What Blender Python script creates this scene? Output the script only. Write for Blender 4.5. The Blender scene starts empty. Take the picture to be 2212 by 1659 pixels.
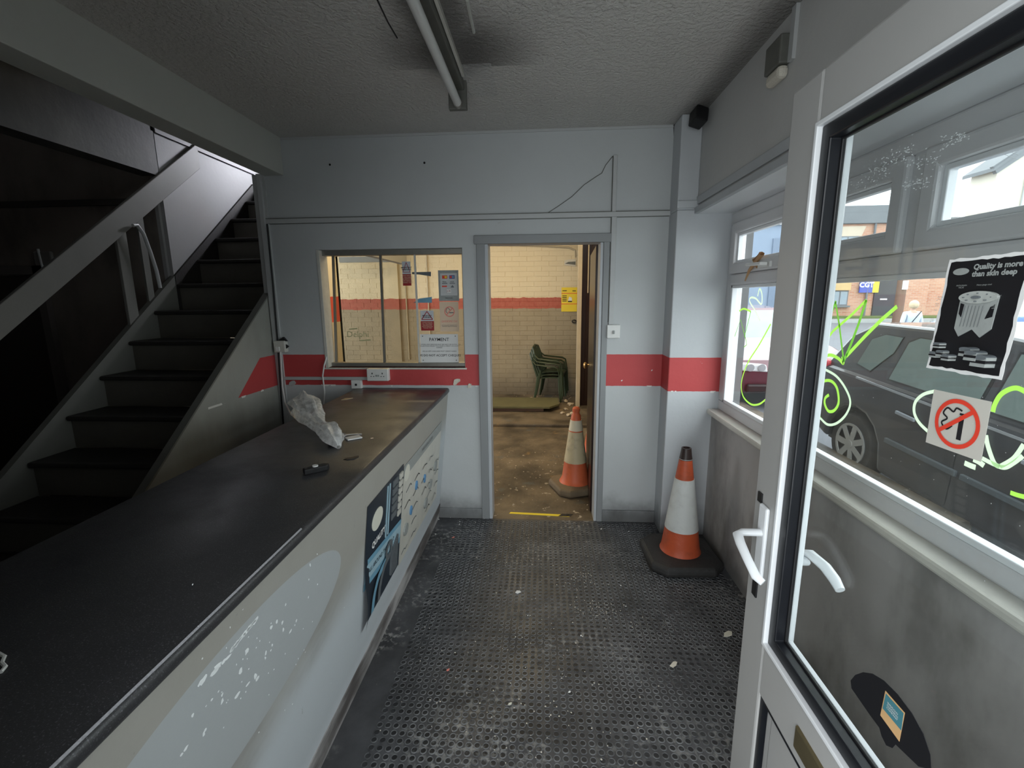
import bpy, bmesh, math, random
from mathutils import Vector, Matrix
random.seed(7)
SC = bpy.context.scene
COL = SC.collection
# ---------------------------------------------------------------- camera
F = 989.5; YAW, PIT, ROL = -0.0670, -0.1853, -0.0089; EYE = 1.56
cy, sy = math.cos(YAW), math.sin(YAW); cp, sp = math.cos(PIT), math.sin(PIT); cr, sr = math.cos(ROL), math.sin(ROL)
FW = Vector((sy*cp, cy*cp, sp)); R0 = Vector((cy, -sy, 0)); U0 = R0.cross(FW)
RT = R0*cr + U0*sr; UP = -R0*sr + U0*cr
CAM = Vector((0, 0, EYE))
cd = bpy.data.cameras.new('camera'); co = bpy.data.objects.new('camera', cd); COL.objects.link(co)
m = Matrix((RT, UP, -FW)).transposed().to_4x4(); m.translation = CAM; co.matrix_world = m
cd.sensor_width = 36; cd.lens = F/2212*36; cd.clip_start = .02; cd.clip_end = 200
SC.camera = co
def P(px, py, ax, v):
    """the point of the plane (axis = v) that is seen at a pixel of the photograph: used to read real positions off the photo"""
    d = FW + RT*((px-1106)/F) - UP*((py-829.5)/F)
    return CAM + d*((v-CAM[ax])/d[ax])
# ---------------------------------------------------------------- light
SC.view_settings.view_transform = 'Standard'; SC.view_settings.look = 'None'
SC.view_settings.gamma = 1; SC.view_settings.use_curve_mapping = False
SC.view_settings.exposure = 0.0
W = bpy.data.worlds.new('sky'); SC.world = W; W.use_nodes = True
wt = W.node_tree; wt.nodes.clear()
wo = wt.nodes.new('ShaderNodeOutputWorld'); wb = wt.nodes.new('ShaderNodeBackground')
tc = wt.nodes.new('ShaderNodeTexCoord'); sx = wt.nodes.new('ShaderNodeSeparateXYZ'); rp = wt.nodes.new('ShaderNodeValToRGB')
nz = wt.nodes.new('ShaderNodeTexNoise'); nz.inputs['Scale'].default_value = 2.2
ad = wt.nodes.new('ShaderNodeMath'); ad.operation = 'MULTIPLY_ADD'; ad.inputs[1].default_value = .25
wt.links.new(tc.outputs['Generated'], sx.inputs[0]); wt.links.new(tc.outputs['Generated'], nz.inputs['Vector'])
wt.links.new(nz.outputs['Fac'], ad.inputs[0]); wt.links.new(sx.outputs['Z'], ad.inputs[2])
wt.links.new(ad.outputs[0], rp.inputs[0])
rp.color_ramp.elements[0].position = .05; rp.color_ramp.elements[0].color = (.86, .92, .94, 1)
rp.color_ramp.elements[1].position = .9; rp.color_ramp.elements[1].color = (.93, .97, 1, 1)
wt.links.new(rp.outputs[0], wb.inputs[0]); wb.inputs[1].default_value = 4.7
wt.links.new(wb.outputs[0], wo.inputs[0])
def area(name, loc, rot, sx_, sy_, power, col, portal=False):
    l = bpy.data.lights.new(name, 'AREA'); l.shape = 'RECTANGLE'; l.size = sx_; l.size_y = sy_
    l.energy = power; l.color = col
    if portal: l.cycles.is_portal = True
    o = bpy.data.objects.new(name, l); o.location = loc; o.rotation_euler = rot; COL.objects.link(o); return o
area('doorway_portal', (.1, .1, 1.05), (math.pi/2, 0, 0), 1.25, 2.05, 1, (1, 1, 1), True)
area('window_portal', (1.2, 1.4, 1.45), (0, math.pi/2, 0), 1.25, 2.9, 1, (1, 1, 1), True)
WARM = (1, .80, .48)
area('workshop_light', (-.6, 5.3, 3.05), (0, 0, 0), 1.5, .2, 40, WARM)
area('office_light', (-1.15, 4.0, 2.75), (0, math.radians(25), 0), .2, .9, 13, WARM)
up_ = area('upstairs_window_light', (-1.98, 4.95, 3.25), (0, 0, 0), .35, .35, 10, (.90, .91, 1))
up_.rotation_euler = (Vector((-2.67, 4.0, 2.62))-up_.location).to_track_quat('-Z', 'Y').to_euler(); up_.data.spread = math.radians(60)
# ---------------------------------------------------------------- shader helper
class S:
    def __init__(s, t, k): s.t = t; s.k = k
    def _b(s, o, op, r=False):
        n = s.t.nt.nodes.new('ShaderNodeMath'); n.operation = op
        a, b = (o, s) if r else (s, o)
        for i, q in enumerate((a, b)):
            if isinstance(q, S): s.t.nt.links.new(q.k, n.inputs[i])
            else: n.inputs[i].default_value = q
        return S(s.t, n.outputs[0])
    def __add__(s, o): return s._b(o, 'ADD')
    def __radd__(s, o): return s._b(o, 'ADD')
    def __sub__(s, o): return s._b(o, 'SUBTRACT')
    def __rsub__(s, o): return s._b(o, 'SUBTRACT', True)
    def __mul__(s, o): return s._b(o, 'MULTIPLY')
    def __rmul__(s, o): return s._b(o, 'MULTIPLY')
    def __truediv__(s, o): return s._b(o, 'DIVIDE')
    def gt(s, o): return s._b(o, 'GREATER_THAN')
    def lt(s, o): return s._b(o, 'LESS_THAN')
    def mx(s, o): return s._b(o, 'MAXIMUM')
    def mn(s, o): return s._b(o, 'MINIMUM')
    def ab(s): return s._b(0, 'ABSOLUTE')
    def sqrt(s): return s._b(0, 'SQRT')
    def ramp(s, a, b, c=0, d=1):
        n = s.t.nt.nodes.new('ShaderNodeMapRange'); n.interpolation_type = 'SMOOTHSTEP'
        s.t.nt.links.new(s.k, n.inputs[0])
        for i, q in enumerate((a, b, c, d)): n.inputs[i+1].default_value = q
        return S(s.t, n.outputs[0])
class T:
    def __init__(s, name):
        s.m = bpy.data.materials.new(name); s.m.use_nodes = True; s.nt = s.m.node_tree
        s.b = s.nt.nodes['Principled BSDF']; s.c = {}
    def xyz(s, obj=False):
        if obj not in s.c:
            n = s.nt.nodes.new('ShaderNodeTexCoord' if obj else 'ShaderNodeNewGeometry')
            v = n.outputs['Object'] if obj else n.outputs['Position']
            q = s.nt.nodes.new('ShaderNodeSeparateXYZ'); s.nt.links.new(v, q.inputs[0])
            s.c[obj] = (v, [S(s, q.outputs[i]) for i in range(3)])
        return s.c[obj]
    def noise(s, scale, detail=3, obj=False, st=(1, 1, 1), off=0):
        v = s.xyz(obj)[0]
        mp = s.nt.nodes.new('ShaderNodeMapping'); mp.inputs['Scale'].default_value = st; mp.inputs['Location'].default_value = (off, off, off)
        s.nt.links.new(v, mp.inputs[0])
        n = s.nt.nodes.new('ShaderNodeTexNoise'); n.inputs['Scale'].default_value = scale; n.inputs['Detail'].default_value = detail
        n.inputs['Roughness'].default_value = .6
        s.nt.links.new(mp.outputs[0], n.inputs['Vector']); return S(s, n.outputs['Fac'])
    def mix(s, f, a, b):
        n = s.nt.nodes.new('ShaderNodeMix'); n.data_type = 'RGBA'
        for q, i in ((f, 0), (a, 6), (b, 7)):
            if isinstance(q, S): s.nt.links.new(q.k, n.inputs[i])
            elif isinstance(q, (int, float)): n.inputs[i].default_value = q
            else: n.inputs[i].default_value = (*q, 1)
        return S(s, n.outputs[2])
    def out(s, col, rough=.6, bump=None, dist=.002, spec=.4, metal=0, strength=1.0):
        for q, nm in ((col, 'Base Color'), (rough, 'Roughness'), (metal, 'Metallic'), (spec, 'Specular IOR Level')):
            if isinstance(q, S): s.nt.links.new(q.k, s.b.inputs[nm])
            elif isinstance(q, tuple): s.b.inputs[nm].default_value = (*q, 1)
            else: s.b.inputs[nm].default_value = q
        if bump is not None:
            n = s.nt.nodes.new('ShaderNodeBump'); n.inputs['Distance'].default_value = dist; n.inputs['Strength'].default_value = strength
            s.nt.links.new(bump.k, n.inputs['Height']); s.nt.links.new(n.outputs[0], s.b.inputs['Normal'])
        return s.m
def plain(name, col, rough=.5, var=.12, scale=14, bump=.0, metal=0, spec=.4):
    t = T(name); n = t.noise(scale, 4, True)
    lo = tuple(c*(1-var) for c in col); hi = tuple(min(1, c*(1+var)) for c in col)
    return t.out(t.mix(n, lo, hi), rough, t.noise(scale*6, 3, True) if bump else None, bump or .001, spec, metal)
def glass(name, tint=(1, 1, 1), refl=.08, dust=0.0, dcol=(.6, .6, .58)):
    t = T(name); nt = t.nt; o = nt.nodes['Material Output']
    tr = nt.nodes.new('ShaderNodeBsdfTransparent'); tr.inputs[0].default_value = (*tint, 1)
    gl = nt.nodes.new('ShaderNodeBsdfGlossy'); gl.inputs['Roughness'].default_value = .02
    fr = nt.nodes.new('ShaderNodeLayerWeight'); fr.inputs[0].default_value = .5
    g = S(t, fr.outputs['Facing']); g2 = g*g; f = (g2*g2*g2)*.45 + refl*.35
    mx = nt.nodes.new('ShaderNodeMixShader'); nt.links.new(f.k, mx.inputs[0]); nt.links.new(tr.outputs[0], mx.inputs[1]); nt.links.new(gl.outputs[0], mx.inputs[2])
    last = mx
    if dust:
        df = nt.nodes.new('ShaderNodeBsdfDiffuse'); df.inputs[0].default_value = (*dcol, 1)
        dn = (t.noise(7, 5)-.25)*dust*2
        m2 = nt.nodes.new('ShaderNodeMixShader'); nt.links.new(dn.k, m2.inputs[0]); nt.links.new(mx.outputs[0], m2.inputs[1]); nt.links.new(df.outputs[0], m2.inputs[2]); last = m2
    nt.links.new(last.outputs[0], o.inputs[0]); nt.nodes.remove(t.b); return t.m
# ---------------------------------------------------------------- mesh helper
ORG = {}
class MB:
    def __init__(s): s.v = []; s.f = []; s.i = []
    def add(s, vs, fs, k=0):
        n = len(s.v); s.v += [tuple(q) for q in vs]
        s.f += [tuple(a+n for a in f) for f in fs]; s.i += [k]*len(fs); return s
    def box(s, x0, x1, y0, y1, z0, z1, k=0):
        v = [(x, y, z) for x in (x0, x1) for y in (y0, y1) for z in (z0, z1)]
        return s.add(v, [(0, 1, 3, 2), (4, 6, 7, 5), (0, 4, 5, 1), (2, 3, 7, 6), (0, 2, 6, 4), (1, 5, 7, 3)], k)
    def hexa(s, a, b, k=0):
        """prism between two equally long outlines of 3D points"""
        n = len(a); f = [tuple(range(n))[::-1], tuple(range(n, 2*n))] + [(i, (i+1) % n, n+(i+1) % n, n+i) for i in range(n)]
        return s.add(list(a)+list(b), f, k)
    def prism(s, pts, ax, a, b, k=0):
        def q(p, w):
            p = list(p); p.insert(ax, w); return p
        return s.hexa([q(p, a) for p in pts], [q(p, b) for p in pts], k)
    def beam(s, p, q, w, h, up=(0, 0, 1), k=0):
        p = Vector(p); q = Vector(q); d = (q-p).normalized(); r = d.cross(Vector(up)).normalized(); u = r.cross(d)
        o = [(-w/2, -h/2), (w/2, -h/2), (w/2, h/2), (-w/2, h/2)]
        return s.hexa([p+r*a+u*b for a, b in o], [q+r*a+u*b for a, b in o], k)
    def tube(s, pts, r, seg=8, k=0, cap=True, flat=1.0):
        pts = [Vector(p) for p in pts]; n = len(pts); rr = r if isinstance(r, (list, tuple)) else [r]*n
        vs = []; pr = None
        for i, p in enumerate(pts):
            d = (pts[min(i+1, n-1)]-pts[max(i-1, 0)]).normalized()
            if pr is None: a = d.cross(Vector((0, 0, 1)));  a = a if a.length > .05 else d.cross(Vector((0, 1, 0)))
            else: a = pr - d*pr.dot(d)
            a.normalize(); pr = a; b = d.cross(a)
            vs += [p + (a*math.cos(t)*1.0 + b*math.sin(t)*flat)*rr[i] for t in [2*math.pi*j/seg for j in range(seg)]]
        fs = [(i*seg+j, i*seg+(j+1) % seg, (i+1)*seg+(j+1) % seg, (i+1)*seg+j) for i in range(n-1) for j in range(seg)]
        if cap: fs += [tuple(range(seg))[::-1], tuple(range((n-1)*seg, n*seg))]
        return s.add(vs, fs, k)
    def lathe(s, prof, c=(0, 0, 0), seg=24, ax=2, k=0, sq=None):
        """prof: (radius, height); sq: power of a superellipse"""
        vs = []; n = len(prof)
        for r, h in prof:
            for j in range(seg):
                t = 2*math.pi*j/seg; a, b = math.cos(t), math.sin(t)
                p = [r*a, r*b]; p.insert(ax, h); vs.append([p[i]+c[i] for i in range(3)])
        fs = [(i*seg+j, i*seg+(j+1) % seg, (i+1)*seg+(j+1) % seg, (i+1)*seg+j) for i in range(n-1) for j in range(seg)]
        fs += [tuple(range(seg))[::-1], tuple(range((n-1)*seg, n*seg))]
        return s.add(vs, fs, k)
    def build(s, name, mats, parent=None, smooth=False, bev=0, local=False, seg=2):
        me = bpy.data.meshes.new(name)
        o = ORG.get(parent.name if parent else None, Vector((0, 0, 0)))
        if local: o = Vector((0, 0, 0))
        me.from_pydata([Vector(v)-o for v in s.v], [], s.f)
        mats = mats if isinstance(mats, (list, tuple)) else [mats]
        for q in mats: me.materials.append(q)
        me.polygons.foreach_set('material_index', s.i)
        bm = bmesh.new(); bm.from_mesh(me); bmesh.ops.recalc_face_normals(bm, faces=bm.faces); bm.to_mesh(me); bm.free()
        ob = bpy.data.objects.new(name, me); COL.objects.link(ob)
        if parent: ob.parent = parent; ORG[ob.name] = ORG.get(parent.name, Vector((0, 0, 0)))
        if smooth:
            me.polygons.foreach_set('use_smooth', [True]*len(me.polygons))
            try: me.set_sharp_from_angle(angle=math.radians(40))
            except Exception: pass
        if bev:
            b = ob.modifiers.new('bevel', 'BEVEL'); b.width = bev; b.segments = seg; b.limit_method = 'ANGLE'; b.angle_limit = math.radians(35)
        return ob
def tag(o, label=None, cat=None, group=None, kind=None):
    if label: o['label'] = label
    if cat: o['category'] = cat
    if group: o['group'] = group
    if kind: o['kind'] = kind
    return o
def thing(name, loc, label, cat, group=None, kind=None):
    o = bpy.data.objects.new(name, None); COL.objects.link(o); o.location = loc; o.empty_display_size = .05
    ORG[o.name] = Vector(loc); return tag(o, label, cat, group, kind)
def local_thing(*a, **k):
    o = thing(*a, **k); ORG[o.name] = Vector((0, 0, 0)); return o
def copy_tree(o, parent=None):
    c = o.copy(); COL.objects.link(c); c.parent = parent
    for ch in list(o.children): copy_tree(ch, c)
    return c
class Plane:
    """flat artwork on a real sheet: origin, unit axes U (right), V (up), N (out)"""
    def __init__(s, o, u, v, parent, off=0):
        s.o = Vector(o); s.u = Vector(u).normalized(); s.v = Vector(v).normalized(); s.n = s.u.cross(s.v).normalized(); s.p = parent; s.k = off
    def w(s, a, b, h): return s.o + s.u*a + s.v*b + s.n*h
    def poly(s, pts, name, mt, h=.0006, base=0.0):
        s.k += .00035
        h = s.k; mb = MB(); mb.hexa([s.w(a, b, base) for a, b in pts], [s.w(a, b, h) for a, b in pts]); return mb.build(name, mt, s.p)
    def rect(s, a0, a1, b0, b1, name, mt): return s.poly([(a0, b0), (a1, b0), (a1, b1), (a0, b1)], name, mt)
    def ell(s, a, b, ra, rb, name, mt, n=28, rot=0): return s.poly([(a+ra*math.cos(t)*math.cos(rot)-rb*math.sin(t)*math.sin(rot), b+rb*math.sin(t)*math.cos(rot)+ra*math.cos(t)*math.sin(rot)) for t in [2*math.pi*i/n for i in range(n)]], name, mt)
    def ring(s, a, b, r1, r0, name, mt, n=36):
        s.k += .00035; h = s.k; mb = MB(); vs = []
        for r in (r0, r1):
            for i in range(n):
                t = 2*math.pi*i/n; vs.append(s.w(a+r*math.cos(t), b+r*math.sin(t), h))
        mb.add(vs, [(i, (i+1) % n, n+(i+1) % n, n+i) for i in range(n)]); return mb.build(name, mt, s.p)
    def strip(s, pts, w, name, mt, h=None):
        s.k += .0003; h = s.k if h is None else h; mb = MB(); L = []; Rr = []; n = len(pts)
        for i, q in enumerate(pts):
            a = Vector(pts[max(i-1, 0)]); b = Vector(pts[min(i+1, n-1)]); d = (b-a).normalized(); nn = Vector((-d.y, d.x))*w/2
            q = Vector(q); L.append(q+nn); Rr.append(q-nn)
        vs = [s.w(q.x, q.y, h) for q in L+Rr]
        mb.add(vs, [(i, i+1, n+i+1, n+i) for i in range(n-1)]); return mb.build(name, mt, s.p)
    def text(s, body, size, a, b, name, mt, align='CENTER', mirror=False, bold=0.0, sxx=1.0, rot=0):
        s.k += .0003
        c = bpy.data.curves.new('t', 'FONT'); c.body = body; c.size = size; c.align_x = align; c.offset = bold; c.resolution_u = 2; c.space_line = .95
        t = bpy.data.objects.new('t', c); COL.objects.link(t)
        dg = bpy.context.evaluated_depsgraph_get(); me = bpy.data.meshes.new_from_object(t.evaluated_get(dg))
        bpy.data.objects.remove(t); o = ORG.get(s.p.name, Vector((0, 0, 0)))
        ca, sa = math.cos(rot), math.sin(rot)
        for v in me.vertices:
            x = v.co.x*sxx*(-1 if mirror else 1); y = v.co.y
            v.co = s.w(a+x*ca-y*sa, b+x*sa+y*ca, s.k) - o
        me.materials.clear(); me.materials.append(mt); ob = bpy.data.objects.new(name, me); COL.objects.link(ob); ob.parent = s.p; return ob
# ---------------------------------------------------------------- materials
RED = (.45, .052, .055)
def wall_paint(name, base, band=True, grime=.0, stain=(.30, .28, .25), bump=.0015, panel=False):
    t = T(name); x, y, z = t.xyz()[1]
    n = t.noise(2.2, 5); n2 = t.noise(30, 3)
    col = t.mix(n, tuple(c*.90 for c in base), tuple(c*1.07 for c in base))
    spots = (t.noise(9, 2, off=3)).gt(.78)
    col = t.mix(spots*.25, col, (.25, .24, .22))
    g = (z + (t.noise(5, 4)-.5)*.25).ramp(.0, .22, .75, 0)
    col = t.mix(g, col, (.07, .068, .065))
    if grime: col = t.mix((t.noise(3, 6, st=(1, 1, .5)).ramp(.42, .72))*grime, col, stain)
    if band:
        w = (t.noise(22, 2)-.5)*.006
        mask = ((z+w).gt(.975))*((z+w*.5).lt(1.188))
        if panel: mask = mask*((y - (z-.986)/.83).gt(2.632)) 
        chip = 1-(t.noise(16, 5, off=7)).gt(.735)
        mask = mask*chip
        rc = t.mix(t.noise(5, 3), RED, (.52, .07, .07))
        col = t.mix(mask, col, rc)
        mcol = t.mix(((z-.972).ab().lt(.006))*(t.noise(12, 2, off=2).gt(.60)), col, (.75, .74, .7)); col = mcol
    return t.out(col, .55, n2*.6+t.noise(4, 3)*1.5, bump)
M = {}
M['wall'] = wall_paint('wall_paint_grey_blue', (.50, .52, .525))
M['wallR'] = wall_paint('upper_window_wall_paint', (.54, .54, .53), band=False)
M['wallL'] = wall_paint('lower_window_wall_paint', (.42, .40, .385), band=False, grime=.7, stain=(.10, .09, .08))
M['pier'] = wall_paint('pillar_paint', (.52, .54, .56))
M['stairwall'] = wall_paint('stair_side_paint', (.34, .345, .315), panel=True, grime=.35, stain=(.16, .15, .12))
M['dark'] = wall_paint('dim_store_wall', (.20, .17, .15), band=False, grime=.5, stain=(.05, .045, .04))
M['shaft'] = wall_paint('stairwell_wall', (.30, .30, .30), band=False, grime=.2)
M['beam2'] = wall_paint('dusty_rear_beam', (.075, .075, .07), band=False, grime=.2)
def ceil():
    t = T('stippled_ceiling'); x, y, z = t.xyz()[1]
    n = t.noise(1.4, 4); col = t.mix(n, (.50, .485, .46), (.60, .585, .56))
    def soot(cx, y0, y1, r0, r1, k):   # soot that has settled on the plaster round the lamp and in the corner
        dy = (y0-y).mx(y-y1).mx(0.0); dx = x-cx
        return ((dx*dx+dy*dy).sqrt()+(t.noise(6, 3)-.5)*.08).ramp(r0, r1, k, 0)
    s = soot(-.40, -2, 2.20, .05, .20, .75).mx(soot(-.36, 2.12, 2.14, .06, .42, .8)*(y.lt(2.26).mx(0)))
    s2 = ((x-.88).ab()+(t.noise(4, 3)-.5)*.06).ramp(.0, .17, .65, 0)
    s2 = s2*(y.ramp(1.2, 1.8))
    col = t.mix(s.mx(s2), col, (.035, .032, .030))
    clean = ((x+.33).ab().lt(.10))*((y-2.40).ab().lt(.17)); col = t.mix(clean*.5, col, (.46, .46, .45))
    b = t.noise(55, 2).ramp(.35, .65)
    return t.out(col, .8, b + t.noise(160, 2)*.4, .004, .2, strength=.7)
M['ceil'] = ceil()
M['beam'] = plain('beam_paint', (.52, .53, .49), .6, .06, 5, .001)
M['grey'] = plain('grey_gloss_paint', (.25, .26, .265), .4, .08, 6)
M['greyL'] = plain('pale_grey_gloss_paint', (.45, .47, .49), .4, .10, 8)
M['skirt'] = wall_paint('skirting_paint', (.40, .42, .43), band=False, grime=.9, stain=(.08, .078, .075))
M['trunk'] = plain('painted_trunking', (.47, .48, .48), .45, .06, 10)
M['white'] = plain('white_plastic', (.72, .72, .70), .35, .06, 20)
M['dirtyw'] = plain('yellowed_white_plastic', (.58, .57, .52), .4, .15, 30)
M['upvc'] = plain('grey_white_upvc', (.62, .62, .63), .35, .05, 4, spec=.45)
M['upvcW'] = plain('clean_white_upvc', (.78, .80, .82), .28, .03, 6)
M['door'] = plain('door_upvc', (.40, .395, .385), .38, .07, 4)
M['black'] = plain('black_rubber_seal', (.008, .009, .012), .35, .2, 20)
M['blk'] = plain('black_plastic', (.012, .012, .013), .4, .2, 20)
M['sill'] = plain('cream_sill', (.62, .60, .54), .35, .15, 18)
def worktop():
    t = T('speckled_dark_laminate'); n = t.noise(340, 2, True); n2 = t.noise(3, 4, True)
    c = t.mix(n2, (.020, .021, .024), (.040, .039, .040))
    c = t.mix(n.ramp(.58, .70), c, (.10, .10, .108))
    x, y, z = t.xyz()[1]
    return t.out(c, (t.noise(6, 4)).ramp(.3, .8, .28, .5), t.noise(300, 2), .0004, .5)
M['top'] = worktop()
M['topedge'] = plain('worn_pale_laminate_edge', (.34, .34, .36), .4, .5, 200)
def ctrpaint():
    t = T('counter_front_paint'); x, y, z = t.xyz()[1]
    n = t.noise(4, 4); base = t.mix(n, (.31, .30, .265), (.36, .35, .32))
    low = (z+(t.noise(3, 3, st=(1, .4, 1))-.5)*.12 + (y-1.5)*(-.10)).ramp(.42, .66); base = t.mix(low, (.50, .535, .555), base)  # upper panel coloured browner for the shade under the worktop overhang
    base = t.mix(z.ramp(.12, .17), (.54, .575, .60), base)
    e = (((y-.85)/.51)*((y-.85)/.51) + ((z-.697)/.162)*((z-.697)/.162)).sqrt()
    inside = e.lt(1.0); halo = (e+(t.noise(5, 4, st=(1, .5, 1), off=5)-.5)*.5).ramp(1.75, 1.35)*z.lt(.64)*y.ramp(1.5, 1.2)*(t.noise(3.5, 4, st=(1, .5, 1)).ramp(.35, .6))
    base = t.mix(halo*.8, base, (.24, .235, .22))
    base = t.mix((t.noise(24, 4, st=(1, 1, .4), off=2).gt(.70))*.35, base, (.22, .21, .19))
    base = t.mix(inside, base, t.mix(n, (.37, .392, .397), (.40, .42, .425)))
    return t.out(base, .5, t.noise(40, 3), .0008)
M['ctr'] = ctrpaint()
def kick():
    t = T('scuffed_kickboard'); n = t.noise(9, 6, st=(1, .25, 1)); return t.out(t.mix(n.ramp(.35, .7), (.10, .09, .085), (.45, .44, .43)), .6, n, .001)
M['kick'] = kick()
def rubber():
    t = T('black_rubber_floor'); x, y, z = t.xyz()[1]
    n = t.noise(3, 5); c = t.mix(n.ramp(.3, .75), (.030, .031, .034), (.085, .087, .094))
    d = t.noise(2.1, 4, off=9).ramp(.48, .64)*t.noise(34, 5).ramp(.48, .64)
    c = t.mix(d*.8, c, (.30, .30, .29))
    s = t.noise(60, 2, off=2).gt(.77); c = t.mix(s*t.noise(3, 2).ramp(.4, .6), c, (.55, .54, .5))
    return t.out(c, t.noise(5, 4).ramp(.3, .7, .32, .6), t.noise(120, 3), .001, .5)
M['rub'] = rubber()
def rimm():
    t = T('worn_stud_rim'); n = t.noise(4, 4, off=1); return t.out(t.mix((n+(t.noise(25, 3)-.5)*.8).ramp(.2, .75), (.035, .036, .039), (.18, .185, .19)), .45)
M['rim'] = rimm()
def studc():
    t = T('stud_hollow'); n = t.noise(5, 4, off=6); d = t.noise(2.1, 4, off=9).ramp(.52, .68)*t.noise(40, 4).ramp(.5, .62)
    return t.out(t.mix(d*.5, t.mix(n.ramp(.35, .75), (.011, .0115, .013), (.045, .046, .050)), (.22, .22, .21)), .45)
M['stud'] = studc()
def concrete():
    t = T('worn_workshop_floor'); x, y, z = t.xyz()[1]
    n = t.noise(2.2, 6); c = t.mix(n.ramp(.3, .7), (.045, .034, .022), (.17, .13, .085))
    c = t.mix(t.noise(4, 4, off=3).ramp(.60, .70)*.5, c, (.07, .09, .10))
    c = t.mix(t.noise(3, 4, off=8).ramp(.64, .72)*.5, c, (.30, .17, .05))
    c = t.mix(t.noise(13, 6, off=5).ramp(.62, .68)*((y).ramp(5.5, 3.2)), c, (.42, .36, .28))
    return t.out(c, .6, t.noise(20, 5), .006)
M['conc'] = concrete()
def brickpaint(name, lo=.06):
    t = T(name); x, y, z = t.xyz()[1]; w = (t.noise(9, 4)-.5)*.045
    n = t.noise(4, 5, off=2)
    up = t.mix(n, (.64, .54, .37), (.72, .62, .44)); dn = t.mix(n, (.25, .205, .14), (.38, .315, .215))
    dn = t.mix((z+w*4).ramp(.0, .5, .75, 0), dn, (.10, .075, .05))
    c = t.mix((z+w).gt(1.42), dn, up)
    c = t.mix(((z+w).gt(1.40))*((z+w).lt(1.565)), c, t.mix(t.noise(20, 4), (.34, .055, .04), (.46, .15, .10)))
    return t.out(c, .6, t.noise(60, 3), .002)
M['brick'] = brickpaint('painted_brick')
def leftpier():
    t = T('office_wall_paint'); x, y, z = t.xyz()[1]; w = (t.noise(14, 3)-.5)*.02
    c = t.mix(z.gt(1.38), (.50, .42, .28), (.66, .57, .40)); c = t.mix(((z+w).gt(1.375))*((z+w).lt(1.585)), c, (.52, .06, .03)); return t.out(c, .6)
M['office'] = leftpier()
M['brown'] = plain('glossy_dark_brown_paint', (.022, .010, .008), .28, .3, 8, spec=.3)
M['cream'] = plain('cream_gloss_paint', (.45, .38, .27), .4, .15, 8)
M['alu'] = plain('dull_aluminium', (.30, .29, .26), .35, .15, 12, metal=.6)
M['gdoor'] = glass('entrance_door_glass', (.95, .97, .97), .09, .035)
M['gwin'] = glass('window_glass', (.96, .98, .98), .07, .02)
M['gold'] = glass('dusty_hatch_glass', (.80, .78, .70), .08, .16, (.42, .34, .20))
M['ghatch'] = glass('hatch_glass', (.95, .95, .93), .07, .02)
M['paper'] = plain('white_paper', (.74, .74, .73), .7, .05, 20)
M['ink'] = plain('black_ink', (.012, .012, .014), .6, .1, 20)
M['navy'] = plain('dark_navy_print', (.018, .028, .042), .35, .25, 12)
M['pblk'] = plain('poster_black_print', (.006, .006, .008), .6, .2, 12)
M['pgrey'] = plain('poster_grey_print', (.30, .32, .31), .5, .2, 60)
M['pgrey2'] = plain('poster_dark_grey_print', (.12, .135, .145), .5, .2, 60)
M['pblue'] = plain('poster_blue_print', (.16, .34, .46), .4, .3, 12)
M['pblue2'] = plain('poster_pale_blue_print', (.34, .50, .58), .4, .2, 12)
M['plite'] = plain('faded_chart_print', (.56, .55, .49), .4, .15, 12)
M['cream2'] = plain('cream_oval_print', (.68, .67, .58), .4, .05, 12)
M['sred'] = plain('sign_red', (.72, .055, .03), .4, .05, 20)
M['dred'] = plain('warning_red', (.33, .025, .03), .4, .08, 20)
M['pink'] = plain('faded_pink_red', (.75, .25, .20), .5, .1, 20)
M['backpaper'] = plain('lit_paper_back', (.72, .55, .40), .6, .05, 20)
M['orange'] = None
def conem(name, orange, white, dirt):
    t = T(name); x, y, z = t.xyz(True)[1]
    d = t.noise(9, 5, True).ramp(.45, .8)*dirt
    c = t.mix(d, orange, (.09, .05, .035)); return t.out(c, .5, t.noise(20, 3, True), .003)
M['coneO'] = conem('cone_orange_plastic', (.50, .085, .03), 0, .55)
M['coneO2'] = conem('dusty_cone_orange_plastic', (.62, .13, .05), 0, .4)
M['coneW'] = conem('cone_white_sleeve', (.60, .61, .59), 0, .25)
M['coneW2'] = conem('yellowed_cone_sleeve', (.55, .47, .30), 0, .6)
M['coneB'] = plain('cone_rubber_foot', (.030, .029, .028), .6, .3, 10, .003)
M['coneB2'] = plain('dusty_cone_foot', (.16, .12, .075), .7, .3, 10, .003)
M['green'] = plain('dark_green_chair_plastic', (.030, .045, .022), .4, .25, 14)
M['gboard'] = plain('weathered_green_board', (.11, .10, .045), .7, .35, 7, .002)
M['rubble'] = plain('plaster_rubble', (.42, .34, .24), .8, .3, 30, .002)
M['yel'] = plain('yellow_tape', (.80, .62, .03), .45, .1, 20)
M['ypost'] = plain('yellow_notice', (.80, .60, .04), .5, .06, 9)
M['tread'] = plain('dark_tread_covering', (.022, .020, .018), .6, .4, 12, .002)
M['riser'] = plain('grimy_riser_paint', (.10, .092, .078), .55, .25, 6, .001)
M['string'] = plain('stair_string_paint', (.155, .155, .14), .5, .15, 6)
M['rail'] = plain('handrail_paint', (.19, .185, .17), .5, .12, 6)
M['asph'] = plain('asphalt', (.16, .165, .18), .8, .15, 3, .003)
M['pave'] = plain('pavement', (.26, .26, .26), .8, .12, 3)
M['kerb'] = plain('kerb_stone', (.36, .37, .36), .7, .1, 4)
M['grass'] = plain('rough_verge_grass', (.10, .14, .04), .9, .4, 4)
M['line'] = plain('road_line_paint', (.70, .70, .66), .6, .1, 5)
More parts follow.
